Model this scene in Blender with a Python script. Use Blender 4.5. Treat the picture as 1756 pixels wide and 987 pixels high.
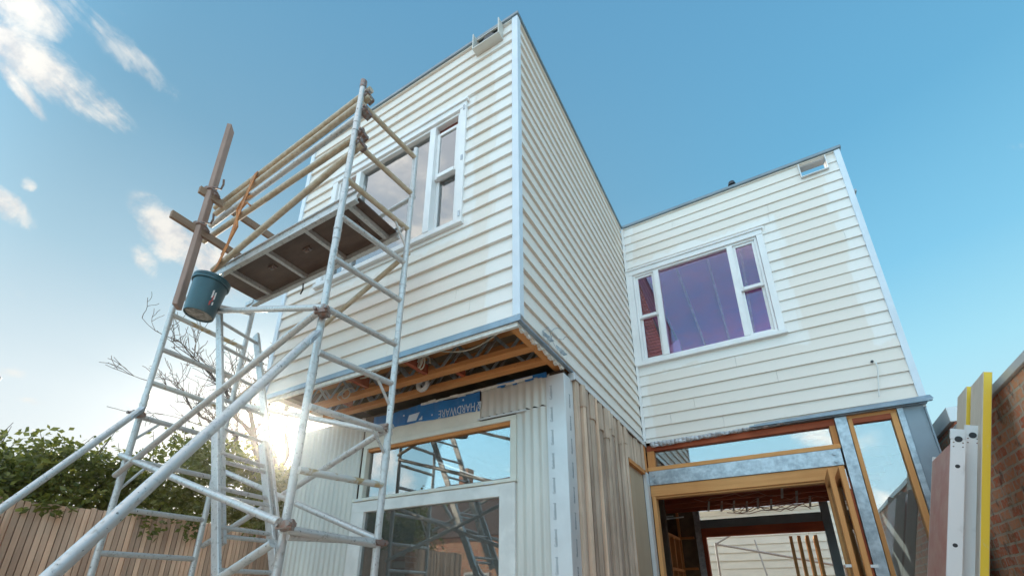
import bpy, bmesh, math, random
from mathutils import Vector, Matrix
random.seed(7)
for o in list(bpy.data.objects): bpy.data.objects.remove(o)
S = bpy.context.scene
COL = S.collection

# ------------------------------------------------------------------ camera
cam = bpy.data.cameras.new('camera'); camo = bpy.data.objects.new('camera', cam); COL.objects.link(camo)
YAW, PITCH = -0.52284, 0.37220
fw = Vector((math.sin(YAW)*math.cos(PITCH), math.cos(YAW)*math.cos(PITCH), math.sin(PITCH)))
rt = Vector((math.cos(YAW), -math.sin(YAW), 0)); up = rt.cross(fw)
M = Matrix((rt, up, -fw)).transposed().to_4x4(); M.translation = Vector((1.3944, -2.5358, 1.3292))
camo.matrix_world = M
cam.sensor_width = 36; cam.lens = 16.414; cam.shift_x = 0.00186; cam.shift_y = 0.1216
cam.clip_start = 0.02; cam.clip_end = 3000
S.camera = camo

# ------------------------------------------------------------------ light, sky, exposure
S.view_settings.view_transform = 'Standard'; S.view_settings.look = 'None'
S.view_settings.gamma = 1; S.view_settings.use_curve_mapping = False
S.view_settings.exposure = 0.12
SUN = Vector((-0.8067, 0.5110, 0.2967)).normalized()
sl = bpy.data.lights.new('sun', 'SUN'); sl.energy = 4.0; sl.angle = math.radians(0.6); sl.color = (1, .9, .74)
so = bpy.data.objects.new('sun', sl); COL.objects.link(so); so.rotation_euler = (-SUN).to_track_quat('-Z', 'Y').to_euler()
so.location = (-20, 12, 10)

def srgb(r, g, b, k=1.0):
    f = lambda c: (c/12.92 if c <= .04045 else ((c+.055)/1.055)**2.4)
    return (f(r/255)*k, f(g/255)*k, f(b/255)*k, 1)

class NT:
    """small helper for building node trees"""
    def __init__(s, nt): s.nt = nt; s.n = nt.nodes; s.l = nt.links
    def new(s, t, **kw):
        n = s.n.new(t)
        for k, v in kw.items(): setattr(n, k, v)
        return n
    def put(s, sock, v):
        if hasattr(v, 'is_output'): s.l.new(v, sock)
        elif v is not None:
            if isinstance(v, (tuple, list, Vector)) and len(sock.default_value) == 3: sock.default_value = tuple(v)[:3]
            elif isinstance(v, (tuple, list)) and len(v) == 3: sock.default_value = tuple(v)+(1,)
            else: sock.default_value = v
    def math(s, op, a, b=None, c=None, clamp=False):
        n = s.new('ShaderNodeMath', operation=op, use_clamp=clamp)
        for i, v in enumerate((a, b, c)):
            if v is not None: s.put(n.inputs[i], v)
        return n.outputs[0]
    def vm(s, op, a, b=None):
        n = s.new('ShaderNodeVectorMath', operation=op); s.put(n.inputs[0], a)
        if b is not None: s.put(n.inputs[1], b)
        return n.outputs['Value'] if op in ('DOT_PRODUCT', 'LENGTH') else n.outputs[0]
    def mix(s, f, a, b, mode='MIX'):
        n = s.new('ShaderNodeMix', data_type='RGBA', blend_type=mode)
        s.put(n.inputs[0], f); s.put(n.inputs[6], a); s.put(n.inputs[7], b); return n.outputs[2]
    def ss(s, x, lo, hi, a=0.0, b=1.0):
        n = s.new('ShaderNodeMapRange', interpolation_type='SMOOTHSTEP')
        s.put(n.inputs[0], x); n.inputs[1].default_value = lo; n.inputs[2].default_value = hi
        n.inputs[3].default_value = a; n.inputs[4].default_value = b; return n.outputs[0]
    def noise(s, vec, scale, detail=4, rough=.55, dist=0):
        n = s.new('ShaderNodeTexNoise'); s.put(n.inputs['Vector'], vec)
        n.inputs['Scale'].default_value = scale; n.inputs['Detail'].default_value = detail
        n.inputs['Roughness'].default_value = rough; n.inputs['Distortion'].default_value = dist
        return n.outputs['Fac']
    def ramp(s, f, stops):
        n = s.new('ShaderNodeValToRGB'); s.put(n.inputs[0], f); e = n.color_ramp.elements
        while len(e) < len(stops): e.new(.5)
        for i, (p, c) in enumerate(stops): e[i].position = p; e[i].color = c if len(c) == 4 else (*c, 1)
        return n.outputs[0]

W = bpy.data.worlds.new('World'); S.world = W; W.use_nodes = True
w = NT(W.node_tree); w.n.clear()
out = w.new('ShaderNodeOutputWorld'); bg = w.new('ShaderNodeBackground'); w.l.new(bg.outputs[0], out.inputs[0])
tc = w.new('ShaderNodeTexCoord'); D = w.vm('NORMALIZE', tc.outputs['Generated'])
sep = w.new('ShaderNodeSeparateXYZ'); w.l.new(D, sep.inputs[0]); dx, dy, dz = sep.outputs
sky = w.new('ShaderNodeTexSky', sky_type='NISHITA'); sky.sun_disc = False
sky.sun_elevation = math.asin(SUN.z); sky.sun_rotation = math.atan2(SUN.x, SUN.y)
sky.altitude = 50; sky.dust_density = 1.2
K = 9.5                                    # background strength is 0.1
base = w.ramp(dz, [(0.0, srgb(220, 240, 246)), (.22, srgb(196, 238, 250)), (.36, srgb(170, 230, 250)), (.5, srgb(134, 206, 240)),
                   (.68, srgb(108, 180, 220)), (.9, srgb(98, 162, 204))])
sd = w.vm('DOT_PRODUCT', D, tuple(SUN))
sunward = w.ss(sd, .35, 1.0)
west = w.ramp(dz, [(0.0, srgb(238, 240, 238)), (.3, srgb(218, 233, 240)), (.5, srgb(168, 204, 222)), (.7, srgb(124, 172, 200)), (.9, srgb(104, 160, 196))])
base = w.mix(sunward, base, west)
nish = w.vm('SCALE', sky.outputs[0]); nish.node.inputs['Scale'].default_value = 0.11
base = w.mix(0.06, base, nish)
# clouds: stretched noise; a few placed banks towards the sun and a broken field over the northern half
nz = w.noise(w.vm('MULTIPLY', D, (1.25, .8, 1.25)), 8.5, 9, .66, .55)
nz2 = w.noise(D, 22, 6, .6, .2)
nsum = w.math('MULTIPLY_ADD', nz2, .35, nz)
BL = [((-0.7518, 0.0364, 0.6584), (0.0139, 0.9991, -0.0394), (-0.6592, -0.0204, -0.7517), 0.0756, 0.0205, 1.0),
((-0.7174, 0.0072, 0.6966), (0.5052, 0.6939, 0.5131), (-0.4796, 0.7201, -0.5015), 0.0533, 0.021, 0.9),
((-0.7756, 0.0374, 0.6301), (-0.2732, 0.88, -0.3886), (-0.569, -0.4736, -0.6723), 0.0392, 0.0079, 0.8),
((-0.6901, 0.1002, 0.7167), (0.0269, 0.9932, -0.113), (-0.7232, -0.0587, -0.6881), 0.0527, 0.0162, 0.7),
((-0.673, 0.0762, 0.7357), (0.0925, 0.9955, -0.0186), (-0.7339, 0.0555, -0.677), 0.0402, 0.0157, 0.35),
((-0.859, 0.0834, 0.5051), (-0.0698, 0.9583, -0.277), (-0.5072, -0.2732, -0.8174), 0.0283, 0.0115, 0.95),
((-0.8375, 0.0905, 0.5389), (0.0336, 0.9928, -0.1146), (-0.5454, -0.0778, -0.8345), 0.0068, 0.0059, 0.6),
((-0.7947, 0.2505, 0.5528), (-0.0634, 0.8716, -0.4861), (-0.6036, -0.4213, -0.6768), 0.049, 0.0201, 1),
((-0.7803, 0.3159, 0.5397), (0.271, 0.9486, -0.1634), (-0.5636, 0.0188, -0.8258), 0.0696, 0.0266, 1),
((-0.8272, 0.2423, 0.5069), (-0.1818, 0.7382, -0.6496), (-0.5317, -0.6295, -0.5666), 0.0253, 0.0097, 0.4),
((-0.9383, 0.169, 0.3016), (0.2667, 0.9089, 0.3205), (-0.22, 0.3812, -0.8979), 0.0283, 0.0074, 0.5),
((-0.9389, 0.2126, 0.2708), (0.2425, 0.9667, 0.0817), (-0.2444, 0.1424, -0.9592), 0.0278, 0.0051, 0.8),
((-0.8994, 0.1183, 0.4208), (-0.1521, 0.8178, -0.5551), (-0.4098, -0.5633, -0.7175), 0.0238, 0.0062, 0.5),
((0.3666, 0.7378, 0.5668), (0.6447, 0.2377, -0.7265), (-0.6708, 0.6317, -0.3885), 0.0403, 0.0113, 0.3)]
cl = None
for c, t1, t2, la, lb, s_ in BL:
    a = w.math('MULTIPLY', w.vm('DOT_PRODUCT', D, t1), 1/(la*.78)); b = w.math('MULTIPLY', w.vm('DOT_PRODUCT', D, t2), 1/lb)
    r2 = w.math('MULTIPLY_ADD', a, a, w.math('MULTIPLY', b, b))
    m = w.math('SUBTRACT', 1.0, w.math('MULTIPLY', r2, .22))
    m = w.math('MULTIPLY', w.math('MAXIMUM', m, 0.0), s_)
    m = w.math('MULTIPLY', m, w.math('GREATER_THAN', w.vm('DOT_PRODUCT', D, c), 0.3))
    cl = m if cl is None else w.math('MAXIMUM', cl, m)
dens = w.math('MULTIPLY_ADD', cl, 0.5, w.math('MULTIPLY_ADD', nsum, 1.35, -.20))
calpha = w.math('MULTIPLY', w.ss(dens, .84, 1.22), w.ss(cl, 0.0, .35))
ccol = w.mix(w.ss(nz2, .35, .62), srgb(206, 210, 214), srgb(242, 240, 234))
base = w.mix(calpha, base, ccol)
# northern sky (behind the camera): brightened and warmed to fill the shaded walls, with broken cumulus
flat = w.vm('MULTIPLY', D, (1, 1, 1.6))
fn = w.noise(flat, 3.2, 8, .6, .3)
ncl = w.math('MULTIPLY', w.ss(fn, .53, .68), w.ss(dy, -.05, -.3))
gain = w.ss(dy, .15, -.45, 1.0, 2.5)
gn = w.vm('SCALE', base); w.l.new(gain, gn.node.inputs['Scale']); base = gn
north = w.ss(dy, 0, -.4); high = w.ss(dz, .48, .74)
base = w.mix(w.math('MULTIPLY', w.math('SUBTRACT', 1.0, high), north), base, w.mix(1.0, base, (.84, .93, 1.0, 1), 'MULTIPLY'))
base = w.mix(w.math('MULTIPLY', w.math('MULTIPLY', north, high), .5), base, (2.9, 2.5, 2.25, 1))
base = w.mix(w.math('MULTIPLY', ncl, .85), base, (3.2, 3.05, 2.8, 1))
# glow of air round the sun
g1 = w.math('POWER', w.math('MAXIMUM', sd, 0.0), 1400); g2 = w.math('POWER', w.math('MAXIMUM', sd, 0.0), 90)
glow = w.math('ADD', w.math('MULTIPLY', g1, 5.0), w.math('MULTIPLY', g2, .25))
gv = w.vm('SCALE', (1.0, .93, .78)); w.l.new(glow, gv.node.inputs['Scale'])
base = w.vm('ADD', base, gv)
fin = w.vm('SCALE', base); fin.node.inputs['Scale'].default_value = K
w.l.new(fin, bg.inputs[0]); bg.inputs[1].default_value = 0.1

# ------------------------------------------------------------------ materials
MATS = {}
def mat(name, col, rough=.6, metal=0, var=.12, scale=(3, 3, 3), col2=None, bump=.0, bscale=60, spec=.5, detail=5, fac=None, marks=False):
    """principled with a noise mix of col and col2, and fine bump"""
    m = bpy.data.materials.new(name); m.use_nodes = True; t = NT(m.node_tree)
    b = t.n['Principled BSDF']; tcd = t.new('ShaderNodeTexCoord'); P = tcd.outputs['Object']
    c2 = col2 or tuple(c*(1-var*2.2) for c in col)
    v = t.vm('MULTIPLY', P, scale); f = t.noise(v, 1, detail, .6, .2)
    f = t.ss(f, .3, .7) if fac is None else t.ss(f, *fac)
    c = t.mix(f, col, c2)
    if marks:                            # scuffs, splashes and printed ticks
        n1 = t.noise(t.vm('MULTIPLY', P, (60, 60, 60)), 1, 2, .4); c = t.mix(t.ss(n1, .70, .74, 0, .8), c, (.09, .085, .08, 1))
        n2 = t.noise(t.vm('MULTIPLY', P, (22, 22, 22)), 1, 6, .7); c = t.mix(t.ss(n2, .62, .68, 0, .7), c, (.74, .72, .68, 1))
        t.l.new(t.ss(n2, .3, .7, rough-.12, rough+.2), b.inputs['Roughness'])
    t.l.new(c, b.inputs['Base Color'])
    b.inputs['Roughness'].default_value = rough; b.inputs['Metallic'].default_value = metal
    b.inputs['Specular IOR Level'].default_value = spec
    if bump:
        bn = t.new('ShaderNodeBump'); bn.inputs['Strength'].default_value = bump; bn.inputs['Distance'].default_value = .01
        t.l.new(t.noise(t.vm('MULTIPLY', P, tuple(s*bscale/3 for s in scale)), 1, 4), bn.inputs['Height']); t.l.new(bn.outputs[0], b.inputs['Normal'])
    MATS[name] = m; m['t'] = name
    return m
def wood(name, c1, c2, axis, rough=.75, g=30, bump=.3, knots=True, cell=None, rnd=False):
    sc = [g, g, g]; sc['xyz'.index(axis)] = g*.05
    m = bpy.data.materials.new(name); m.use_nodes = True; t = NT(m.node_tree); b = t.n['Principled BSDF']
    P = t.new('ShaderNodeTexCoord').outputs['Object']
    f1 = t.noise(t.vm('MULTIPLY', P, tuple(sc)), 1, 6, .65, .6)
    f2 = t.noise(P, 2.3, 3)
    f = t.math('MULTIPLY_ADD', f2, .5, t.math('MULTIPLY', f1, .7))
    c = t.mix(t.ss(f, .35, .85), c1, c2)
    if knots:
        vo = t.new('ShaderNodeTexVoronoi'); sc2 = [7, 7, 7]; sc2['xyz'.index(axis)] = 2.2
        t.l.new(t.vm('MULTIPLY', P, tuple(sc2)), vo.inputs['Vector'])
        c = t.mix(t.ss(vo.outputs['Distance'], .14, .05, 0, .6), c, tuple(x*.35 for x in c2))
    if cell or rnd:                      # each board its own tone
        if cell:
            sy = t.new('ShaderNodeSeparateXYZ'); t.l.new(P, sy.inputs[0]); wn = t.new('ShaderNodeTexWhiteNoise', noise_dimensions='1D')
            t.l.new(t.math('FLOOR', t.math('DIVIDE', t.math('ADD', sy.outputs[cell[0]], cell[2]), cell[1])), wn.inputs['W']); q = wn.outputs[0]
        else: q = t.new('ShaderNodeObjectInfo').outputs['Random']
        c = t.mix(1.0, c, t.ramp(q, [(0, (.62, .60, .60)), (.35, (.85, .82, .80)), (.65, (1.0, .96, .92)), (1, (1.18, 1.08, 1.0))]), 'MULTIPLY')
    t.l.new(c, b.inputs['Base Color']); b.inputs['Roughness'].default_value = rough; b.inputs['Specular IOR Level'].default_value = .25
    bn = t.new('ShaderNodeBump'); bn.inputs['Strength'].default_value = bump; bn.inputs['Distance'].default_value = .006
    t.l.new(f1, bn.inputs['Height']); t.l.new(bn.outputs[0], b.inputs['Normal'])
    MATS[name] = m; return m
def glass(name, r0=.3, tint=(.92, .96, .95), dust=.03):
    m = bpy.data.materials.new(name); m.use_nodes = True; t = NT(m.node_tree); t.n.remove(t.n['Principled BSDF'])
    o = t.n['Material Output']; fr = t.new('ShaderNodeFresnel'); fr.inputs[0].default_value = 1.5
    P = t.new('ShaderNodeTexCoord').outputs['Object']
    gl = t.new('ShaderNodeBsdfGlossy'); gl.inputs['Roughness'].default_value = .0
    bn = t.new('ShaderNodeBump'); bn.inputs['Strength'].default_value = .03; bn.inputs['Distance'].default_value = .02
    t.l.new(t.noise(P, 2.2, 2), bn.inputs['Height']); t.l.new(bn.outputs[0], gl.inputs['Normal'])
    tr = t.new('ShaderNodeBsdfTransparent'); tr.inputs[0].default_value = (*tint, 1)
    ms = t.new('ShaderNodeMixShader'); t.l.new(t.math('MULTIPLY_ADD', fr.outputs[0], .9, r0, True), ms.inputs[0])
    t.l.new(tr.outputs[0], ms.inputs[1]); t.l.new(gl.outputs[0], ms.inputs[2])
    df = t.new('ShaderNodeBsdfDiffuse'); df.inputs[0].default_value = (.6, .57, .52, 1)
    m2 = t.new('ShaderNodeMixShader'); sp = t.noise(P, 90, 3, .7)
    f = t.math('MULTIPLY_ADD', t.ss(sp, .56, .72), dust*4, dust)
    t.l.new(f, m2.inputs[0]); t.l.new(ms.outputs[0], m2.inputs[1]); t.l.new(df.outputs[0], m2.inputs[2])
    t.l.new(m2.outputs[0], o.inputs[0]); MATS[name] = m; return m
def clad_mat(name, ax, rects):
    """primed weatherboard: cream factory primer with whiter brushed undercoat round openings and corners"""
    m = bpy.data.materials.new(name); m.use_nodes = True; t = NT(m.node_tree); b = t.n['Principled BSDF']
    P = t.new('ShaderNodeTexCoord').outputs['Object']; s = t.new('ShaderNodeSeparateXYZ'); t.l.new(P, s.inputs[0])
    u = s.outputs['xyz'.index(ax)]; z = s.outputs[2]
    row = t.math('FLOOR', t.math('DIVIDE', t.math('SUBTRACT', z, 3.206), .1482))
    wn = t.new('ShaderNodeTexWhiteNoise', noise_dimensions='1D'); t.l.new(row, wn.inputs['W'])
    comb = t.new('ShaderNodeCombineXYZ'); t.l.new(t.math('MULTIPLY', u, 1.6), comb.inputs[0]); t.l.new(t.math('MULTIPLY', row, 5.7), comb.inputs[1])
    edge = t.noise(comb.outputs[0], 2.1, 5, .65)
    d = None
    for (cu, hu, cz, hz) in rects:
        a = t.math('SUBTRACT', t.math('ABSOLUTE', t.math('SUBTRACT', u, cu)), hu)
        c = t.math('SUBTRACT', t.math('ABSOLUTE', t.math('SUBTRACT', z, cz)), hz)
        q = t.math('MAXIMUM', a, c); d = q if d is None else t.math('MINIMUM', d, q)
    v = t.math('MULTIPLY_ADD', t.math('SUBTRACT', edge, .5), .42, d)
    pm = t.ss(v, .045, .0)
    col = t.mix(t.noise(P, 1.1, 4), (.77, .685, .60, 1), (.79, .715, .645, 1))
    col = t.mix(t.math('MULTIPLY', wn.outputs[0], .35), col, (.73, .645, .555, 1))
    col = t.mix(t.math('MULTIPLY', pm, .7), col, (.82, .785, .745, 1))
    vo = t.new('ShaderNodeTexVoronoi'); t.l.new(t.vm('MULTIPLY', P, (2.2, 2.2, 6.7)), vo.inputs['Vector'])
    col = t.mix(t.ss(vo.outputs['Distance'], .085, .045, 0, .55), col, (.82, .81, .79, 1))
    gr = t.noise(t.vm('MULTIPLY', P, (9, 9, 60)), 1, 5, .7)
    col = t.mix(t.ss(gr, .58, .8, 0, .18), col, (.5, .48, .42, 1))
    t.l.new(col, b.inputs['Base Color']); b.inputs['Roughness'].default_value = .55; b.inputs['Specular IOR Level'].default_value = .35
    bn = t.new('ShaderNodeBump'); bn.inputs['Strength'].default_value = .12; bn.inputs['Distance'].default_value = .004
    t.l.new(gr, bn.inputs['Height']); t.l.new(bn.outputs[0], b.inputs['Normal']); return m
SCUFFW = mat('scuffed_white_rail', (.76, .73, .71), .5, .1, .2, (10, 10, 5), (.52, .48, .45), bump=.1, fac=(.56, .74), detail=9)
WHITE = mat('white_paint', (.83, .80, .78), .4, 0, .04, (4, 4, 4), bump=.05)
CORNER = mat('corner_trim_paint', (.68, .73, .78), .4, 0, .04, (4, 4, 4))
CREAMF = mat('cream_window_frame', (.74, .70, .60), .45, 0, .05, (5, 5, 5), bump=.05)
CREAMW = mat('offwhite_frame', (.80, .76, .71), .45, 0, .08, (5, 5, 5), bump=.05)
CAP = mat('grey_capping_metal', (.20, .25, .28), .4, .3, .12, (3, 3, 3))
FLASH = mat('blue_grey_flashing', (.30, .37, .43), .38, .35, .12, (4, 4, 4))
PALE = mat('pale_flashing_metal', (.68, .67, .66), .4, .25, .05, (3, 3, 3), bump=.04)
GALV = mat('galvanised_steel', (.50, .54, .57), .38, .55, .22, (14, 14, 14), (.28, .31, .34), bump=.1)
ALU = mat('scuffed_aluminium', (.54, .52, .50), .38, .45, .2, (34, 34, 34), (.32, .30, .275), bump=.12, fac=(.52, .72), detail=9, marks=True)
ALUW = mat('scuffed_brown_aluminium', (.40, .29, .18), .5, .15, .2, (24, 24, 24), (.52, .42, .31), bump=.08)
CLAMP = mat('rusty_clamp_steel', (.24, .22, .21), .5, .6, .3, (40, 40, 40), (.26, .13, .09))
RUSTP = mat('rust_stained_tube', (.60, .58, .54), .45, .3, .2, (12, 12, 12), (.45, .32, .16), fac=(.5, .62))
PLY = mat('dark_plywood_deck', (.085, .048, .034), .6, 0, .2, (4, 12, 12), (.13, .08, .055), bump=.1)
REDPLY = mat('red_brown_deck', (.48, .20, .16), .5, 0, .2, (6, 6, 6), (.54, .30, .24), bump=.1)
BLACK = mat('black_rubber', (.025, .025, .028), .5)
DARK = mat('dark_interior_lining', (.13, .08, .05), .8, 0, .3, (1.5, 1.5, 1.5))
ZINC = mat('zinc_corrugated', (.66, .62, .55), .45, .12, .1, (2.5, 2.5, .8), (.56, .53, .48), bump=.04)
ZINCD = mat('weathered_corrugated', (.44, .40, .33), .6, .1, .2, (5, 5, 1.2), (.30, .26, .21), bump=.1)
WRAP = mat('blue_building_wrap', (.018, .14, .38), .32, 0, .2, (3, 3, 9), (.03, .21, .52), bump=.5, bscale=8)
WRAPTXT = mat('wrap_print', (.62, .72, .80), .5)
FOAM = mat('white_foam', (.82, .78, .72), .7, 0, .1, (20, 20, 20), bump=.2)
PLAST = mat('crumpled_clear_plastic', (.62, .60, .62), .25, 0, .15, (9, 9, 9), bump=.5, bscale=12)
PINK = mat('pink_insulation', (.88, .36, .82), .9, 0, .1, (1.6, 1.6, 1.6), (.58, .34, .92), bump=.6, bscale=14)
CABLE = mat('white_cable', (.75, .66, .52), .5)
PVC = mat('white_pvc', (.75, .73, .70), .4)
ORANGE = mat('orange_strap', (.55, .20, .05), .7, 0, .2, (20, 20, 20))
BUCKET = mat('teal_bucket_plastic', (.005, .042, .055), .38, 0, .25, (9, 9, 4), (.012, .065, .08), bump=.03)
MORT = mat('cement_smear', (.42, .38, .33), .8, 0, .3, (30, 30, 30))
RED = mat('red_print', (.45, .05, .05), .5)
YEL = mat('yellow_paint', (.80, .52, .03), .5, 0, .2, (22, 22, 6), (.66, .55, .32), bump=.2, fac=(.58, .70), detail=9)
INK = mat('dark_ink', (.26, .28, .30), .6)
FIBRE = mat('grey_fibre_cement', (.27, .32, .36), .7, 0, .08, (2, 2, 2), bump=.05)
GROUND = mat('bare_ground', (.70, .57, .45), .9, 0, .3, (.8, .8, .8), (.60, .48, .37), bump=.4)
CONC = mat('concrete_slab', (.62, .58, .52), .85, 0, .15, (1.5, 1.5, 1.5))
TIMX = wood('orange_timber_x', (.68, .30, .105), (.50, .19, .06), 'x')
TIMY = wood('orange_timber_y', (.68, .30, .105), (.50, .19, .06), 'y')
TIMZ = wood('orange_timber_z', (.68, .30, .105), (.50, .19, .06), 'z')
REDX = wood('red_stained_timber_x', (.44, .11, .045), (.28, .06, .03), 'x')
REDZ = wood('red_stained_timber_z', (.44, .11, .045), (.28, .06, .03), 'z')
OAKX = wood('cedar_door_x', (.72, .35, .13), (.58, .25, .085), 'x', knots=False)
OAKY = wood('cedar_door_y', (.72, .35, .13), (.58, .25, .085), 'y', knots=False)
OAKZ = wood('cedar_door_z', (.72, .35, .13), (.58, .25, .085), 'z', knots=False)
PLANKZ = wood('weathered_plank_z', (.40, .27, .22), (.30, .19, .15), 'z')
PLANKY = wood('weathered_plank_y', (.32, .21, .14), (.22, .135, .09), 'y')
ROUGHZ = wood('rough_grey_timber', (.76, .58, .45), (.44, .32, .235), 'z', g=26, bump=.6, knots=False, rnd=True)
PLYZ = wood('pale_plywood', (.52, .38, .26), (.46, .32, .21), 'z', g=10, bump=.1, knots=False)
BLUEW = wood('beige_plank', (.70, .61, .51), (.58, .50, .41), 'z', g=24, bump=.2, knots=False)
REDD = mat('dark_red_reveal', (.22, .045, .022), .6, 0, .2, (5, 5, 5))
CABLER = mat('pink_cable', (.55, .25, .18), .5)
SUBF = mat('brown_subfloor', (.22, .15, .085), .8, 0, .2, (5, 5, 5))
LITOAK = wood('lightened_cedar_door', (.86, .55, .26), (.74, .42, .18), 'z', knots=False)  # cedar made lighter in colour because the rear doors stand unlit
GL_HI = glass('reflective_glass', .25, dust=.012)
GL_LO = glass('dusty_glass', .20, dust=.05)
GL_UP = glass('clear_upper_glass', .22, dust=.012)
GL_CL = glass('clear_room_glass', .035, tint=(1.0, .80, 1.0), dust=.008)

# ------------------------------------------------------------------ mesh helpers
class MB:
    def __init__(s): s.v = []; s.f = []
    def add(s, vs, fs):
        o = len(s.v); s.v += [Vector(p) for p in vs]; s.f += [tuple(i+o for i in f) for f in fs]; return s
    def box(s, x0, x1, y0, y1, z0, z1):
        return s.add([(x0, y0, z0), (x1, y0, z0), (x1, y1, z0), (x0, y1, z0), (x0, y0, z1), (x1, y0, z1), (x1, y1, z1), (x0, y1, z1)],
                     [(0, 3, 2, 1), (4, 5, 6, 7), (0, 1, 5, 4), (1, 2, 6, 5), (2, 3, 7, 6), (3, 0, 4, 7)])
    def bar(s, a, b, wv, hv):
        """box from a to b with half-extent vectors wv, hv"""
        a, b, wv, hv = Vector(a), Vector(b), Vector(wv), Vector(hv)
        q = [a-wv-hv, a+wv-hv, a+wv+hv, a-wv+hv, b-wv-hv, b+wv-hv, b+wv+hv, b-wv+hv]
        return s.add(q, [(0, 3, 2, 1), (4, 5, 6, 7), (0, 1, 5, 4), (1, 2, 6, 5), (2, 3, 7, 6), (3, 0, 4, 7)])
    def tube(s, a, b, r, n=14, r2=None, cap=True, hollow=False):
        a, b = Vector(a), Vector(b); d = (b-a).normalized(); r2 = r if r2 is None else r2
        t = d.cross(Vector((0, 0, 1)) if abs(d.z) < .9 else Vector((1, 0, 0))).normalized(); u = d.cross(t)
        vs = []
        for p, rr in ((a, r), (b, r2)):
            vs += [p + t*(rr*math.cos(i*2*math.pi/n)) + u*(rr*math.sin(i*2*math.pi/n)) for i in range(n)]
        fs = [(i, (i+1) % n, n+(i+1) % n, n+i) for i in range(n)]
        if cap: fs += [tuple(range(n-1, -1, -1)), tuple(range(n, 2*n))]
        return s.add(vs, fs)
    def path(s, pts, r, n=8):
        pts = [Vector(p) for p in pts]; prev = None; vs = []; fs = []
        for i, p in enumerate(pts):
            d = (pts[min(i+1, len(pts)-1)]-pts[max(i-1, 0)]).normalized()
            if prev is None: t = d.cross(Vector((0, 0, 1)) if abs(d.z) < .9 else Vector((1, 0, 0))).normalized()
            else: t = (prev - d*prev.dot(d)).normalized()
            prev = t; u = d.cross(t); rr = r[i] if isinstance(r, (list, tuple)) else r
            vs += [p + t*(rr*math.cos(k*2*math.pi/n)) + u*(rr*math.sin(k*2*math.pi/n)) for k in range(n)]
            if i: fs += [((i-1)*n+k, (i-1)*n+(k+1) % n, i*n+(k+1) % n, i*n+k) for k in range(n)]
        fs += [tuple(range(n-1, -1, -1)), tuple(range((len(pts)-1)*n, len(pts)*n))]
        return s.add(vs, fs)
    def build(s, name, m, parent=None, smooth=False, bevel=0, recalc=True):
        me = bpy.data.meshes.new(name); off = parent_loc(parent)
        me.from_pydata([p-off for p in s.v], [], s.f)
        if recalc:
            bm = bmesh.new(); bm.from_mesh(me); bmesh.ops.recalc_face_normals(bm, faces=bm.faces)
            if bevel: bmesh.ops.bevel(bm, geom=[e for e in bm.edges], offset=bevel, segments=1, affect='EDGES', clamp_overlap=True)
            bm.to_mesh(me); bm.free()
        me.materials.append(m)
        if smooth:
            for p in me.polygons: p.use_smooth = True
            try: me.set_sharp_from_angle(angle=math.radians(40))
            except Exception: pass
        o = bpy.data.objects.new(name, me); COL.objects.link(o)
        if parent: o.parent = parent
        return o
def parent_loc(p):
    v = Vector((0, 0, 0))
    while p is not None: v = v + p.location; p = p.parent
    return v
def thing(name, label, cat, loc=(0, 0, 0), group=None):
    o = bpy.data.objects.new(name, None); COL.objects.link(o); o.location = loc; o.empty_display_size = .2
    tag(o, label, cat, group); return o
def tag(o, label, cat, group=None):
    o['label'] = label; o['category'] = cat
    if group: o['group'] = group
    return o
def struct(o): o['kind'] = 'structure'; return o
def box(name, m, parent, *b, bevel=.0): return MB().box(*b).build(name, m, parent, bevel=bevel)
def lerp(a, b, t): return Vector(a)*(1-t)+Vector(b)*t
def text_mesh(name, body, size, M4, m, parent):
    cu = bpy.data.curves.new(name, 'FONT'); cu.body = body; cu.size = size; cu.extrude = .0008; cu.resolution_u = 2
    cu.align_x = 'CENTER'; cu.align_y = 'CENTER'
    to = bpy.data.objects.new(name+'_curve', cu); COL.objects.link(to)
    dg = bpy.context.evaluated_depsgraph_get(); me = bpy.data.meshes.new_from_object(to.evaluated_get(dg))
    bpy.data.objects.remove(to); me.transform(Matrix.Translation(-parent_loc(parent)) @ M4)
    me.materials.clear(); me.materials.append(m)
    o = bpy.data.objects.new(name, me); COL.objects.link(o); o.parent = parent; return o

# ------------------------------------------------------------------ ground
struct(MB().add([(-150, -150, 0), (150, -150, 0), (150, 150, 0), (-150, 150, 0)], [(0, 1, 2, 3)]).build('ground', GROUND))
struct(box('concrete_slab', CONC, None, -3.3, 2.8, .9, 12, .004, .15))

hz = MB().box(-155, 155, -155, 155, -1, 7.6).build('haze', bpy.data.materials.new('haze_air'), None); hz['kind'] = 'stuff'
hm = hz.data.materials[0]; hm.use_nodes = True; ht = NT(hm.node_tree); ht.n.remove(ht.n['Principled BSDF'])
pv = ht.new('ShaderNodeVolumePrincipled'); pv.inputs['Color'].default_value = (1, .97, .92, 1); pv.inputs['Density'].default_value = .0028; pv.inputs['Anisotropy'].default_value = .93
ht.l.new(pv.outputs[0], ht.n['Material Output'].inputs['Volume'])

# ------------------------------------------------------------------ the weatherboard house
YD, XW, XL = 3.334, 2.836, -2.924          # recessed front plane, right end, left end of the upper storey
Z0, Z1, Y1 = 3.2, 6.65, .813
house = thing('weatherboard_house', 'two storey cream weatherboard house half built, upper floor overhanging at the front', 'house', (0, 0, 0))

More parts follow.
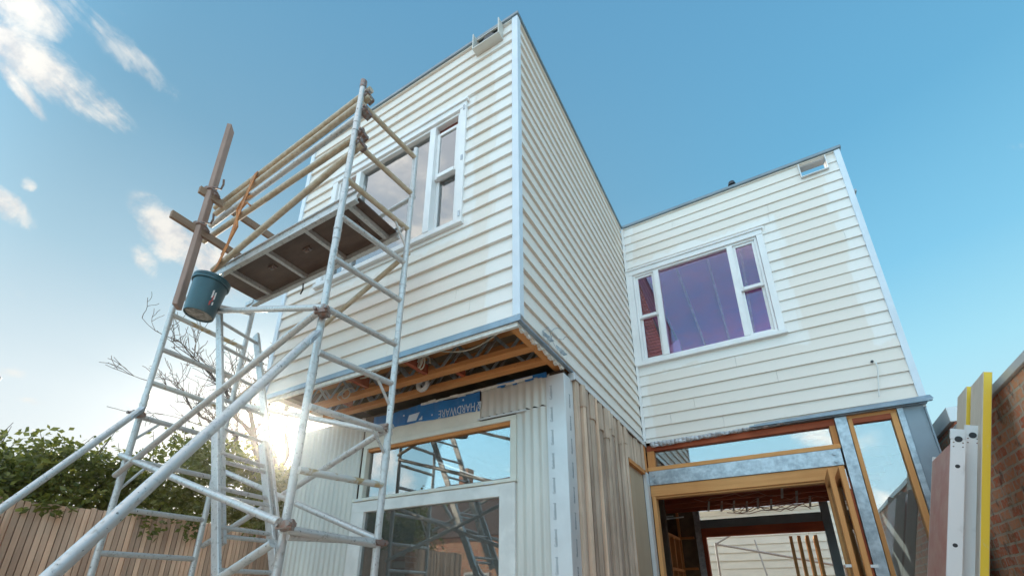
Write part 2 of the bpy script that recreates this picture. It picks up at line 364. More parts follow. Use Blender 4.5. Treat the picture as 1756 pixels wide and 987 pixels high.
EXP, ZB = .1482, 3.206
def cladding(o, u, n, length, z0, z1, holes, m, exp=EXP, zb=ZB, th=.022, name='weatherboard_cladding', parent=house):
    """lapped boards: each board's bottom edge stands proud; holes = (u0,u1,z0,z1)"""
    o = Vector((*o, 0)); u = Vector((*u, 0)); n = Vector((*n, 0)); mb = MB(); joints = {}
    k0 = math.floor((z0-zb)/exp); k1 = math.ceil((z1-zb)/exp)
    for k in range(k0, k1):
        a, b = zb+k*exp, zb+(k+1)*exp
        cuts = sorted({max(a, z0), min(b, z1)} | {z for h in holes for z in (h[2], h[3]) if max(a, z0) < z < min(b, z1)})
        jit = random.uniform(-.003, .003)
        for za, zb_ in zip(cuts[:-1], cuts[1:]):
            if zb_-za < 1e-4: continue
            segs = [(0, length)]
            for h in holes:
                if h[2] < (za+zb_)/2 < h[3]:
                    ns = []
                    for s0, s1 in segs:
                        if h[0] > s0: ns.append((s0, min(s1, h[0])))
                        if h[1] < s1: ns.append((max(s0, h[1]), s1))
                    segs = [q for q in ns if q[1]-q[0] > .002]
            ta = th*(1-(za-a)/exp)+.006+jit; tb = th*(1-(zb_-a)/exp)+.006+jit
            js = joints.setdefault(k, [random.uniform(.3, length) for _ in range(1 if random.random() < .6 else 0)])
            ns = []
            for s0, s1 in segs:
                c = [s0]+[q for q in js if s0+.1 < q < s1-.1]+[s1]
                ns += [(c[i]+(.0012 if i else 0), c[i+1]-(.0012 if i < len(c)-2 else 0)) for i in range(len(c)-1)]
            for s0, s1 in ns:
                P = [o+u*s0, o+u*s1]; bb = n*-.004
                q = []
                for p in P: q += [p+bb+Vector((0, 0, za)), p+n*ta+Vector((0, 0, za)), p+n*tb+Vector((0, 0, zb_)), p+bb+Vector((0, 0, zb_))]
                mb.add(q, [(0, 1, 2, 3), (7, 6, 5, 4), (1, 5, 6, 2), (0, 4, 5, 1), (3, 2, 6, 7), (0, 3, 7, 4)])
    return mb.build(name, m, parent)

LW = (-2.39, -.53)                          # left block window, outer trim in x
LWH = (.565+.04, 2.36)                      # hole measured from x = -.04 leftwards
c_front = clad_mat('primed_boards_front', 'x', [(-1.46, 1.0, 5.04, .86), (-.0, .22, 5, 3)])
c_side = clad_mat('primed_boards_side', 'y', [(0, .03, 5, 3), (3.334, .05, 5, 3)])
c_right = clad_mat('primed_boards_right', 'x', [(.93, 1.06, 5.03, .92), (2.836, .20, 5.2, 1.3), (0, .14, 5, 3)])
cladding((-.028, 0), (-1, 0), (0, -1), 2.87, Z0, 6.635, [(.56, 2.33, 4.31, 5.80), (.12, .40, 6.42, 6.62)], c_front)
cladding((0, .028), (0, 1), (1, 0), YD-.052, 3.165, 6.635, [], c_side)
cladding((.03, YD), (1, 0), (0, -1), XW-.055, 3.15, 6.635, [(.0+.02, 1.80, 4.26, 5.80), (2.415-.03, 2.70-.03, 6.40, 6.60)], c_right, th=.017)
cladding((XW, YD+.02), (0, 1), (1, 0), 4.6, 3.1, 6.635, [], c_side)
cladding((XL, 7.9), (0, -1), (-1, 0), 7.87, Z0, 6.635, [], c_side)
cladding((XL, 8), (1, 0), (0, 1), XW-XL, 3.1, 6.635, [(2.91, 5.65, 3.42, 6.03)], c_right)
box('corner_trim', CORNER, house, -.030, .034, -.034, .030, Z0+.0, Z1-.02, bevel=.003)
box('corner_trim', CORNER, house, XW-.026, XW+.037, YD-.030, YD+.03, 3.14, Z1-.02, bevel=.003)
box('corner_trim', CORNER, house, XL-.034, XL+.03, -.034, .03, Z0, Z1-.02, bevel=.003)
box('corner_trim', WHITE, house, .022, .052, YD-.05, YD-.022, 3.16, 6.6)
# framing behind the boards (the walls' thickness)
fr = MB()
fr.box(XL+.01, -2.37, .006, .10, Z0, 6.6).box(-.59, -.006, .006, .10, Z0, 6.6).box(-2.37, -.59, .006, .1, Z0, 4.30).box(-2.37, -.59, .006, .1, 5.81, 6.40)
fr.box(-.10, -.006, .10, YD+.05, 3.24, 6.6)
fr.box(.0, .045, YD+.006, YD+.1, 3.16, 6.6).box(1.83, 2.40, YD+.006, YD+.1, 3.16, 6.6).box(.045, 1.83, YD+.006, YD+.1, 3.16, 4.25).box(.045, 1.83, YD+.006, YD+.1, 5.81, 6.6)
fr.box(2.40, XW-.006, YD+.006, YD+.1, 3.16, 6.38).box(2.72, XW-.006, YD+.006, YD+.1, 6.38, 6.6).box(XW-.1, XW-.006, YD+.1, 8, 3.16, 6.6)
fr.box(XL+.01, XL+.1, .1, 8, 3.24, 6.6).box(XL+.1, -.02, 7.9, 7.99, 3.16, 6.6).box(-.02, XW-.1, 7.9, 7.99, 3.16, 3.4).box(-.02, XW-.1, 7.9, 7.99, 6.04, 6.6)
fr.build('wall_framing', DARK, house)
box('roof', CAP, house, XL+.1, -.1, .1, 8, 6.20, 6.24); box('roof', CAP, house, -.1, XW-.1, YD+.1, 6.7, 6.21, 6.25)
box('upper_floor', SUBF, house, XL+.1, -.1, .1, 8, 3.42, 3.45); box('upper_floor', PLYZ, house, -.1, XW-.1, YD+.1, 8, 3.19, 3.22)
# capping
cp = MB()
cp.box(XL-.045, .045, -.045, .07, 6.634, 6.672).box(-.055, .045, .07, YD-.03, 6.634, 6.672)
cp.build('roof_capping', CAP, house, bevel=.004)
cp = MB(); cp.box(.046, XW+.055, YD-.045, YD+.08, 6.634, 6.678).box(XW-.05, XW+.055, YD+.08, 8, 6.634, 6.678); cp.build('roof_capping', CAP, house, bevel=.004)
box('roof_capping', CAP, house, XL-.045, XL+.06, .07, 8, 6.634, 6.672)
# vent pipe above the parapet
vp = MB().tube((1.63, YD+.16, 6.2), (1.63, YD+.16, 6.86), .035).tube((1.63, YD+.16, 6.85), (1.63, YD+.16, 6.91), .055, r2=.04)
vp.build('vent_pipe', BLACK, house, smooth=True)
# rainwater overflow boxes through the parapets
def overflow(x0, x1, y, z0, z1, back, name='overflow_box', yo=.10):
    t = .010; mb = MB()
    mb.box(x0, x1, y-yo, y+.11, z0, z0+t).box(x0, x0+t, y-yo, y+.11, z0+t, z1).box(x1-t, x1, y-yo, y+.11, z0+t, z1)
    mb.box(x0+t, x1-t, y-yo+.06, y+.11, z1-t, z1)
    o = mb.build(name, PALE if not back else ZINC, house)
    if back:
        box('liner', CAP, o, x0+t, x1-t, y+.02, y+.03, z0+t+.0, z1-t)
        MB().tube((lerp((x0, 0, 0), (x1, 0, 0), .5).x, y+.012, (z0+z1)/2), (lerp((x0, 0, 0), (x1, 0, 0), .5).x, y-.02, (z0+z1)/2), .07, 20).build('outlet', BLACK, o, smooth=True)
overflow(-.445, -.135, -.03, 6.405, 6.63, True, yo=.075)
overflow(2.405, 2.71, YD, 6.375, 6.60, False, yo=.055)

# ---- upper windows: fixed light between two double-hung sashes
def window(x0, x1, z0, z1, y, mir, gm, drop):
    """outer architrave x0..x1, z0..z1, on a wall facing -y; mir mirrors the sash order"""
    f = MB(); a = .075
    f.box(x0, x1, y-.045, y-.0, z1-a, z1).box(x0-.02, x1+.02, y-.062, y-.0, z1, z1+.028)
    f.box(x0, x0+a, y-.042, y-.0, z0+.05, z1-a).box(x1-a, x1, y-.042, y-.0, z0+.05, z1-a)
    f.box(x0-.015, x1+.015, y-.06, y+.0, z0, z0+.05)
    win = f.build('window', WHITE, house, bevel=.003)
    L, R_, B, T = x0+a+.003, x1-a-.003, z0+.05, z1-a
    W_ = R_-L; s = .33
    g = MB(); g.box(L, R_, y-.028, y+.09, B, B+.04).box(L, R_, y-.02, y+.09, T-.03, T).box(L, L+.03, y-.02, y+.09, B+.04, T-.03).box(R_-.03, R_, y-.02, y+.09, B+.04, T-.03)
    m1, m2 = L+s, R_-s
    g.box(m1-.035, m1+.035, y-.034, y+.09, B+.04, T-.03).box(m2-.035, m2+.035, y-.034, y+.09, B+.04, T-.03)
    g.build('frame', WHITE, win, bevel=.002)
    box('pane', gm, win, m1+.035, m2-.035, y+.02, y+.026, B+.04, T-.03)
    mid = (B+T)/2
    for (a0, a1) in ((L+.03, m1-.035), (m2+.035, R_-.03)):
        top = T-.03-drop
        for (zz0, zz1, yy) in ((mid-.02, top, y+.0), (B+.04, mid+.02, y+.034)):
            q = MB(); r = .034
            q.box(a0, a0+r, yy, yy+.03, zz0, zz1).box(a1-r, a1, yy, yy+.03, zz0, zz1).box(a0+r, a1-r, yy, yy+.03, zz1-r, zz1)
            q.box(a0+r, a1-r, yy-.012 if zz0 > mid-.1 else yy, yy+.03, zz0, zz0+.045)
            q.build('sash', WHITE, win, bevel=.002)
            box('pane', gm, win, a0+r, a1-r, yy+.012, yy+.018, zz0+.045, zz1-r)
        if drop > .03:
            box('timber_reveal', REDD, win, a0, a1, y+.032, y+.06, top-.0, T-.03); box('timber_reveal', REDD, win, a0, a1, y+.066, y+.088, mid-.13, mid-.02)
    return win
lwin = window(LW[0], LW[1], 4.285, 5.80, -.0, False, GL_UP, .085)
rwin = window(-.01+.05, 1.855-.02, 4.235, 5.80, YD-.0, True, GL_CL, .0)
for z in (5.72, 5.06, 4.40): box('hinge_mark', GALV, lwin, -.565, -.545, -.047, -.0425, z-.03, z+.03)
# upper right room seen through the glass: pink batts between battens
box('insulation_batts', PINK, house, .0, XW-.1, YD+.12, 6.7, 6.06, 6.18)
box('insulation_batts', PINK, house, XW-.13, XW-.101, YD+.15, 7.85, 4.3, 6.05)
bt = MB()
for i in range(7): bt.box(.2+i*.45, .235+i*.45, YD+.12, 6.7, 6.03, 6.06)
bt.build('ceiling_battens', GALV, house)
st = MB()
for i in range(6):
    x = .1+i*.5; st.box(x, x+.045, 7.62, 7.72, 3.22, 6.03)
for i in range(8):
    y = YD+.5+i*.5; st.box(-.09+.0, -.03, y, y+.045, 3.22, 6.03)
st.build('stud_frame', TIMZ, house)
sk = MB().add([(.35, YD+.35, 4.28), (.62, YD+.30, 4.28), (.66, YD+.5, 4.28), (.36, YD+.5, 4.28), (.45, YD+.38, 4.66), (.57, YD+.36, 4.72), (.56, YD+.45, 4.6), (.46, YD+.46, 4.55)],
              [(0, 1, 2, 3), (4, 5, 6, 7), (0, 1, 5, 4), (1, 2, 6, 5), (2, 3, 7, 6), (3, 0, 4, 7)]); rag = sk.build('plastic_sack', PVC, None, smooth=True)
tag(rag, 'crumpled white plastic sack standing on the sill inside the recessed upper window', 'sack')
box('window_shelf', TIMX, house, .05, 1.8, YD+.12, YD+.55, 4.24, 4.278)

bp_ = MB(); q = []  # battens added behind the left sash to stand in for its brown reflection
for i in range(34):
    z = 4.05+i*.05; x1 = .47-.0095*i
    if x1 > .08: bp_.bar((.05, YD+.24+.0*i, z), (x1, YD+.24, z), (0, .012, 0), (0, 0, .019))
bp_.build('reflection_stand_in', TIMX, house)
# ---- underside of the overhang: flashings, open-web joists, services
b = MB().box(XL-.01, .034, -.034, -.018, 3.150, 3.198).box(.018, .034, -.018, 1.0, 3.150, 3.163)
b.build('bottom_flashing', FLASH, house)
b = MB(); b.box(.004, .030, -.016, YD-.02, 3.146, 3.166); b.build('bottom_flashing', FLASH, house)
b = MB().box(XL, .0, -.016, .012, 3.118, 3.160); b.build('foam_strip', FOAM, house)
wv = MB(); n = 40
for i in range(n):
    y0 = -.01+i*.82/n; y1 = y0+.82/n; zz = 3.128+.012*math.sin(i*1.3)
    wv.box(-.024+.006*math.sin(i*.9), .003, y0, y1, zz, 3.158)
wv.build('foam_strip', FOAM, house)
box('rim_beam', REDX, house, XL+.01, -.1, .013, .055, 3.165, 3.42)
box('rim_beam', TIMY, house, -.10, -.03, .06, YD, 3.150, 3.42)
for yy, m in ((.36, TIMX), (.62, TIMX)):
    j = box('joist', m, house, XL+.1, -.10, yy, yy+.09, 3.160, 3.205, bevel=.002)
    box('top_chord', m, j, XL+.1, -.10, yy, yy+.09, 3.375, 3.419)
    z = MB(); x = XL+.15; k = 0
    while x < -.2:
        for dy in (.004, .078):
            z.bar((x, yy+dy, 3.20), (x+.16, yy+dy, 3.38), (.018, 0, 0), (0, .004, 0)); z.bar((x+.16, yy+dy, 3.38), (x+.32, yy+dy, 3.20), (.018, 0, 0), (0, .004, 0))
        x += .36
    z.build('metal_web', GALV, j)
for q in ((-1.17, -1.125, .056, .36, 3.17, 3.26), (-.94, -.90, .45, .62, 3.2, 3.29), (-1.9, -1.86, .056, .36, 3.2, 3.3), (-2.4, -2.36, .45, .62, 3.2, 3.3)): box('blocking', REDX, house, *q)
cb = MB(); pts = []
for i in range(30):
    t = i/29; pts.append((-.12-2.3*t, .22+.05*math.sin(t*9), 3.33-.10*math.sin(t*math.pi*2.2)**2))
cb.path(pts, .006)
for ph in (0, 1.1):
    pts = [(-1.02+.05*math.cos(a*1.0+ph)*(1+.15*a/6)-.012*a, .20+.02*math.sin(a*.7), 3.17+.07*math.sin(a+ph)+.012*a) for a in [i*.35 for i in range(36)]]
    cb.path(pts, .006)
pts = [(-2.05+.07*math.cos(a)-.01*a, .3, 3.17+.05*math.sin(a)) for a in [i*.4 for i in range(28)]]; cb.path(pts, .005)
cb.build('electrical_cable', CABLE, house, smooth=True)
rg = MB(); n = 24
for i in range(n):
    a0, a1 = i*2*math.pi/n, (i+1)*2*math.pi/n
    rg.tube((-1.33+.055*math.cos(a0), .535, 3.185+.055*math.sin(a0)), (-1.33+.055*math.cos(a1), .535, 3.185+.055*math.sin(a1)), .022, 10, cap=False)
rg.build('white_duct_collar', PVC, house, smooth=True)

# ---- lower front wall (set back under the overhang)
def corrugated(name, m, parent, o, u, n, length, z0, z1, pitch=.076, amp=.008, th=.003, jag=None):
    o = Vector((*o, 0)); u = Vector((*u, 0)); n = Vector((*n, 0)); vs = []; fs = []
    N_ = max(8, int(length/pitch*8))
    for i in range(N_+1):
        s = length*i/N_; d = amp*math.sin(2*math.pi*s/pitch)
        for dd in (0, -th):
            p = o+u*s+n*(d+dd); zl = z0 if jag is None else z0+jag*(.5+.5*math.sin(2*math.pi*s/pitch))
            vs += [p+Vector((0, 0, zl)), p+Vector((0, 0, z1))]
    for i in range(N_):
        k = i*4; fs += [(k, k+4, k+5, k+1), (k+2, k+3, k+7, k+6), (k, k+2, k+6, k+4), (k+1, k+5, k+7, k+3)]
    fs += [(0, 1, 3, 2), (N_*4, N_*4+2, N_*4+3, N_*4+1)]
    return MB().add(vs, fs).build(name, m, parent, smooth=True)
corrugated('corrugated_cladding', ZINC, house, (-3.46, Y1-.01), (1, 0), (0, -1), 1.11, .05, 3.13)
corrugated('corrugated_cladding', ZINC, house, (-.47, Y1-.01), (1, 0), (0, -1), .335, .05, 2.83)
corrugated('corrugated_cladding', ZINC, house, (-.84, Y1-.01), (1, 0), (0, -1), .705, 2.832, 3.115, jag=.012)
wl = MB(); wl.box(-3.46, -2.36, Y1+.012, Y1+.1, .02, 3.14).box(-.46, -.012, Y1+.012, Y1+.1, .02, 3.14).box(-2.36, -.46, Y1+.012, Y1+.1, 2.81, 3.14)
wl.box(-3.46, -3.37, Y1+.1, 8, .02, 3.12).box(-.1, -.03, Y1+.1, 3.30, .16, 3.12).box(-3.46, -2.92, Y1+.1, 8, 3.14, 3.17)
wl.box(-3.46, -.1, 4.6, 4.7, .16, 3.1)
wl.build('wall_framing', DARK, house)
box('head_flashing', PALE, house, -.86, -.36, Y1-.035, Y1-.022, 2.812, 2.828)
box('window_head_panel', CREAMF, house, -2.32, -.845, Y1-.012, Y1+.01, 2.80, 3.0)
wr = MB(); nx = 40
for i in range(nx):
    x0, x1 = -2.20+1.35*i/nx, -2.20+1.35*(i+1)/nx
    f = lambda x: Y1-.02-.006*math.sin(x*23)-.004*math.sin(x*51)
    zt = lambda x: 3.105+.012*math.sin(x*7); zb = lambda x: 2.912+.004*math.sin(x*11)+(-.85-x)*.03
    wr.add([(x0, f(x0), zb(x0)), (x1, f(x1), zb(x1)), (x1, f(x1)-.004, zt(x1)), (x0, f(x0)-.004, zt(x0)), (x0, f(x0)+.003, zb(x0)), (x1, f(x1)+.003, zb(x1)), (x1, f(x1), zt(x1)), (x0, f(x0), zt(x0))],
           [(0, 1, 2, 3), (4, 7, 6, 5), (0, 4, 5, 1), (3, 2, 6, 7)])
wrap = wr.build('building_wrap', WRAP, house, smooth=True)
def onwall(x, z, y, rot): return Matrix.Translation((x, y, z)) @ Matrix.Rotation(math.pi/2, 4, 'X') @ Matrix.Rotation(rot, 4, 'Z')
text_mesh('printed_lettering', '& HARDWARE', .105, onwall(-1.07, 2.965, Y1-.033, math.pi) @ Matrix.Diagonal((.74, 1.1, 1, 1)), WRAPTXT, wrap)
lg = MB()
lg.add([(-1.72, Y1-.032, 2.955), (-1.60, Y1-.032, 2.952), (-1.56, Y1-.032, 3.035), (-1.70, Y1-.032, 3.025)], [(0, 1, 2, 3)])
lg.add([(-1.57, Y1-.032, 2.95), (-1.52, Y1-.032, 2.945), (-1.525, Y1-.032, 2.99)], [(0, 1, 2)])
lg.box(-1.985, -1.965, Y1-.034, Y1-.031, 2.955, 3.0).box(-1.985, -1.962, Y1-.034, Y1-.031, 3.012, 3.026).box(-2.03, -2.02, Y1-.034, Y1-.031, 2.955, 3.0)
for x, z in ((-1.03, 3.052), (-1.77, 3.035), (-1.40, 2.972)): MB().tube((x, Y1-.035, z), (x, Y1-.031, z), .009, 12).build('printed_dot', WRAPTXT, wrap)
lg.build('printed_mark', WRAPTXT, wrap)
tp = MB()
for i in range(14):
    x0 = -1.55+i*.09; z = 3.113+.004*math.sin(i*2.1); tp.bar((x0, Y1-.03, z), (x0+.09, Y1-.03, z+.003*math.sin(i)), (0, .006, 0), (0, 0, .011+.004*math.sin(i*1.7)))
tp.build('torn_paper_edge', FOAM, house)
ww = MB()
for i in range(12):
    x0 = -.66+i*.042; h = .02+.012*math.sin(i*1.9); ww.box(x0, x0+.042, Y1-.03, Y1-.022, 3.118-h, 3.135)
ww.build('torn_wrap_edge', WRAP, house)

# big front window: fixed light above a sliding sash
gw = MB()
gw.box(-2.30, -.462, Y1-.03, Y1+.05, 2.755, 2.80).box(-2.30, -2.245, Y1-.03, Y1+.05, 2.235, 2.755).box(-.52, -.462, Y1-.03, Y1+.05, 2.235, 2.755)
gw.box(-2.36, -.455, Y1-.05, Y1+.05, 2.205, 2.235)
fw_ = gw.build('window', CREAMF, house, bevel=.003)
box('timber_reveal', TIMX, fw_, -2.245, -.52, Y1-.01, Y1+.05, 2.722, 2.755)
box('pane', GL_HI, fw_, -2.245, -.52, Y1+.02, Y1+.026, 2.235, 2.722)
sa = MB().box(-2.36, -.62, Y1-.035, Y1+.03, 2.095, 2.203).box(-2.36, -2.19, Y1-.035, Y1+.03, .2, 2.095).box(-.62, -.47, Y1-.038, Y1+.03, .2, 2.203).box(-2.19, -.62, Y1-.035, Y1+.03, .15, .2)
sa.build('sash_frame', CREAMW, fw_, bevel=.003)
for x in (-2.26, -1.42, -.72): box('hinge', PALE, fw_, x-.05, x+.05, Y1-.054, Y1-.0505, 2.205, 2.216)
box('pane', GL_LO, fw_, -2.19, -.62, Y1+.0, Y1+.006, .2, 2.095)

# corner flashing with maker's lettering up both legs
cf = MB().box(-.145, .006, Y1-.030, Y1-.018, .05, 3.09).box(-.006, .006, Y1-.018, Y1+.155, .05, 3.09).box(-.165, -.140, Y1-.026, Y1-.012, .05, 3.085)
cfo = cf.build('corner_flashing', PALE, house, bevel=.002)
for i in range(11):
    z = 2.93-i*.20
    text_mesh('printed_lettering', 'Galabond', .034, onwall(-.118, z, Y1-.0312, math.pi/2), INK, cfo)
    text_mesh('printed_lettering', 'Galabond', .034, Matrix.Translation((.0072, Y1+.07, z-.07)) @ Matrix.Rotation(math.pi/2, 4, 'Z') @ Matrix.Rotation(math.pi/2, 4, 'X') @ Matrix.Rotation(math.pi/2, 4, 'Z'), INK, cfo)
# ---- lower side wall: cap flashing, rough upright boards, boarded opening
cs = MB().box(-.02, .045, .93, YD-.03, 3.118, 3.143).box(.034, .046, .93, YD-.03, 3.088, 3.12).box(-.01, .046, .92, .932, 3.07, 3.143)
cs.build('bottom_flashing', PALE, house, bevel=.002)
def rough_board(mb, y0, y1, d, z0, z1):
    n = 7; vs = []; fs = []; j = [random.uniform(-.004, .004) for _ in range(n+1)]
    for i in range(n+1):
        t = i/n; y = y0+(y1-y0)*t; x = d+.012*math.sin(t*math.pi)+j[i]*.5
        vs += [(x, y, z0+j[i]*2), (x, y, z1), (-.03, y, z0), (-.03, y, z1)]
    for i in range(n):
        k = 4*i; fs += [(k, k+4, k+5, k+1), (k+2, k+3, k+7, k+6), (k, k+2, k+6, k+4), (k+1, k+5, k+7, k+3)]
    fs += [(0, 1, 3, 2), (4*n, 4*n+2, 4*n+3, 4*n+1)]
    mb.add(vs, fs)
y = .975; k = 0
pattern = [(.115, .020), (.07, .034), (.05, .008), (.06, .026), (.05, -.004), (.13, .018), (.05, .03), (.06, -.012), (.11, .014), (.045, -.016), (.10, .022), (.05, .028), (.045, .006), (.07, .022), (.055, -.002), (.10, .02), (.05, .03), (.06, .006), (.12, .016), (.07, .024), (.05, .0)]
tops = MB()
for wd, d in pattern:
    if y > 2.47: break
    ztop = 3.088; zb = .05
    q = MB(); rough_board(q, y, y+wd-(.006 if k % 3 else .022), d*1.5-.004, zb, ztop if k % 3 == 0 else 2.95); q.build('upright_board', ROUGHZ, house, smooth=False)
    if k % 3: rough_board(tops, y-.01, y+wd+.004, d+.016, 2.80+.03*math.sin(k*2.4)+(.06 if k % 2 else 0), 3.088)
    y += wd; k += 1
while y < 3.14:
    wd = random.choice((.05, .075, .10)); rough_board(tops, y, y+wd-.006, random.uniform(.004, .03), 2.765+random.uniform(-.01, .01), 3.088); y += wd
tops.build('short_board_offcuts', ROUGHZ, house)
box('opening_lintel', REDX if False else TIMY, house, -.02, .028, 2.50, 3.17, 2.715, 2.76)
box('plywood_panel', PLYZ, house, -.03, -.015, 2.50, 3.19, .05, 2.715)
box('opening_jamb', TIMZ, house, -.02, .012, 2.485, 2.53, .05, 2.715)
box('timber_post', TIMZ, house, -.02, .03, 3.19, 3.29, 2.75, 3.118)
box('steel_post', PALE, house, -.012, .032, 3.20, 3.32, .05, 2.748)
# loose wire tails poking out of the side boards
wt = MB()
for s in range(5):
    r = random.Random(s+3); p = Vector((.03, .46+.02*s, 3.36-.012*s)); pts = [p]
    dirv = Vector((r.uniform(0, .3), r.uniform(-1, 1), r.uniform(-1, .6)))
    for i in range(7): dirv += Vector((r.uniform(-.2, .2), r.uniform(-.6, .6), r.uniform(-.7, .5))); p = p+dirv.normalized()*.028; p.x = max(p.x, .032); pts.append(p.copy())
    wt.path(pts, .0022, 5)
wt.build('wire_tails', GALV, house)

# ---- recessed lower front: transom, steel portal, side light, bifold doors
yr = YD+.02
box('head_timber', REDX, house, .03, 2.07, yr, yr+.1, 3.045, 3.118)
box('opening_jamb', TIMZ, house, .03, .118, yr, yr+.1, 2.785, 3.044)
box('opening_jamb', TIMZ, house, 2.012, 2.066, yr, yr+.1, 2.785, 3.044)
box('sill_timber', OAKX, house, .02, 2.066, yr-.03, yr+.1, 2.780, 2.83, bevel=.004)
box('transom_pane', GL_HI, house, .118, 2.012, yr+.05, yr+.056, 2.83, 3.044)
bm_ = MB().box(.035, 2.055, yr-.035, yr-.025, 2.600, 2.777).box(.035, 2.055, yr-.025, yr+.08, 2.765, 2.777).box(.035, 2.055, yr-.025, yr+.08, 2.600, 2.612)
beam = bm_.build('steel_beam', GALV, house, bevel=.002)
bo = MB()
for x in (.085, 1.99):
    for z in (2.645, 2.725): bo.tube((x, yr-.034, z), (x, yr-.050, z), .017, 6).tube((x, yr-.034, z), (x, yr-.040, z), .024, 16)
bo.build('bolt', GALV, beam)
box('door_head', OAKX, house, .03, 2.05, yr-.022, yr+.11, 2.462, 2.598, bevel=.004)
box('door_head_stop', OAKX, house, .08, 1.98, yr-.0, yr+.1, 2.44, 2.461)
box('door_jamb', OAKZ, house, .036, .082, yr-.018, yr+.11, .15, 2.461, bevel=.003)
pst = MB().box(2.072, 2.18, yr-.03, yr-.018, .02, 3.12).box(2.072, 2.084, yr-.018, yr+.08, .02, 3.12).box(2.168, 2.18, yr-.018, yr+.08, .02, 3.12)
pst.build('steel_post', GALV, house, bevel=.002)
sw = MB().box(2.186, 2.226, yr-.022, yr+.08, .15, 3.085).box(2.556, 2.606, yr-.022, yr+.08, .15, 3.085)
swo = sw.build('side_window', OAKZ, house, bevel=.003)
box('head_rail', REDX, swo, 2.226, 2.556, yr-.018, yr+.08, 3.03, 3.085)
box('pane', GL_HI, swo, 2.226, 2.556, yr+.02, yr+.026, .15, 3.03)
box('head_timber', OAKX, house, 2.184, 2.62, yr-.0, yr+.1, 3.088, 3.13)
box('steel_post', GALV, house, 2.612, 2.665, yr-.03, yr+.06, .02, 3.13, bevel=.003)
box('grey_wing_panel', FIBRE, house, 2.668, 2.832, yr-.012, yr+.012, .02, 3.125)
box('grey_wing_panel', FIBRE, house, 2.833, 2.845, yr-.03, 8, .02, 3.1)
fl = MB().box(1.25, 2.90, YD-.075, YD-.040, 3.136, 3.150).add([(1.3, YD-.078, 3.150), (2.91, YD-.078, 3.150), (2.90, YD-.03, 3.20), (1.3, YD-.03, 3.17), (1.3, YD-.075, 3.156), (2.905, YD-.075, 3.156), (2.90, YD-.034, 3.206), (1.3, YD-.034, 3.176)],
        [(0, 1, 2, 3), (4, 7, 6, 5), (0, 4, 5, 1), (2, 6, 7, 3), (1, 5, 6, 2), (0, 3, 7, 4)]).box(1.25, 2.86, YD-.040, YD+.02, 3.126, 3.134)
fl.build('bottom_flashing', FLASH, house)
ps = MB(); n = 36
rows = []
for i in range(n+1):
    t = i/n; x = .10+1.75*t; hgt = .05*(1-t)+.012+.014*abs(math.sin(i*1.7))*(1-t*.5)
    rows.append([(x, YD-.028-.012*math.sin(i*.9), 3.15), (x, YD-.042-.018*math.sin(i*1.9+1), 3.15-hgt*.5), (x, YD-.02-.016*math.sin(i*1.1), 3.148-hgt)])
for i in range(n):
    for j in range(2): ps.add([rows[i][j], rows[i+1][j], rows[i+1][j+1], rows[i][j+1]], [(0, 1, 2, 3)])
pso = ps.build('plastic_membrane', PLAST, house, smooth=True, recalc=False)
so_ = pso.modifiers.new('thick', 'SOLIDIFY'); so_.thickness = .002
# pull cord hanging from a hole in the recessed boards
MB().path([(2.56, YD-.038, 3.655), (2.562, YD-.05, 3.60), (2.53, YD-.045, 3.42), (2.50, YD-.04, 3.27)], .006, 6).build('dangling_cord', PVC, house, smooth=True)
MB().tube((2.535, YD-.034, 3.675), (2.535, YD-.02, 3.675), .014, 12).build('cord_hole', BLACK, house)

def door_leaf(x, y0, y1, name='bifold_door', parent=house, w=.042, z1=2.45):
    mb = MB().box(x, x+w, y0, y0+.085, .17, z1).box(x, x+w, y1-.085, y1, .17, z1).box(x, x+w, y0+.085, y1-.085, z1-.09, z1).box(x, x+w, y0+.085, y1-.085, .17, .36)
    d = mb.build(name, OAKZ, parent, bevel=.003)
    box('pane', GL_LO, d, x+.018, x+.024, y0+.085, y1-.085, .36, z1-.09)
    return d
d1 = door_leaf(1.845, 2.72, 3.30); d2 = door_leaf(1.93, 2.66, 3.30)
box('hinge', PALE, d2, 1.972, 1.980, 2.67, 2.74, 2.30, 2.42); box('hinge', PALE, d2, 1.972, 1.984, 2.69, 2.75, 2.24, 2.30)
box('latch', PALE, d1, 1.80, 1.845, 2.73, 2.75, 1.56, 1.585); box('latch', PALE, d2, 1.972, 2.03, 2.68, 2.70, 1.55, 1.575)
box('door_jamb', REDZ, house, 1.99, 2.066, yr-.015, yr+.11, .15, 2.46)

# ground-floor room behind: dark ceiling joists, stud walls, rear opening
for i in range(8):
    yy = 3.75+i*.5; box('ceiling_joist', REDX, house, -3.3, 2.7, yy, yy+.045, 2.86, 3.1)
r = random.Random(5)
for i in range(9):
    x = .3+i*.19; yy = 5.5+r.uniform(0, 1.2); MB().bar((x, yy, 2.68), (x+.03, yy+.04, 2.87), (.016, 0, 0), (0, .004, 0)).build('ceiling_clip', PVC, house)
wi = MB()
for i in range(9):
    pts = []; x0 = r.uniform(.1, .8); yy = r.uniform(5.4, 7.2)
    for q in range(9): pts.append((x0+q*.16+r.uniform(-.05, .05), yy+r.uniform(-.06, .06), 2.78+r.uniform(-.06, .06)))
    wi.path(pts, .007, 5)
wi.build('hanging_wiring', CABLER, house)
box('steel_post', GALV, house, -.22, -.10, 7.9, 8.02, .15, 3.1); box('steel_post', CAP, house, 2.02, 2.16, 7.86, 8.0, .15, 3.1)
box('rear_lintel', CAP, house, -.1, 2.02, 7.9, 8.0, 2.60, 2.77); box('rear_door_head', REDX, house, -.1, 2.02, 7.88, 8.02, 2.43, 2.598)
box('rear_door_jamb', REDZ, house, -.1, -.03, 7.88, 8.02, .15, 2.429)
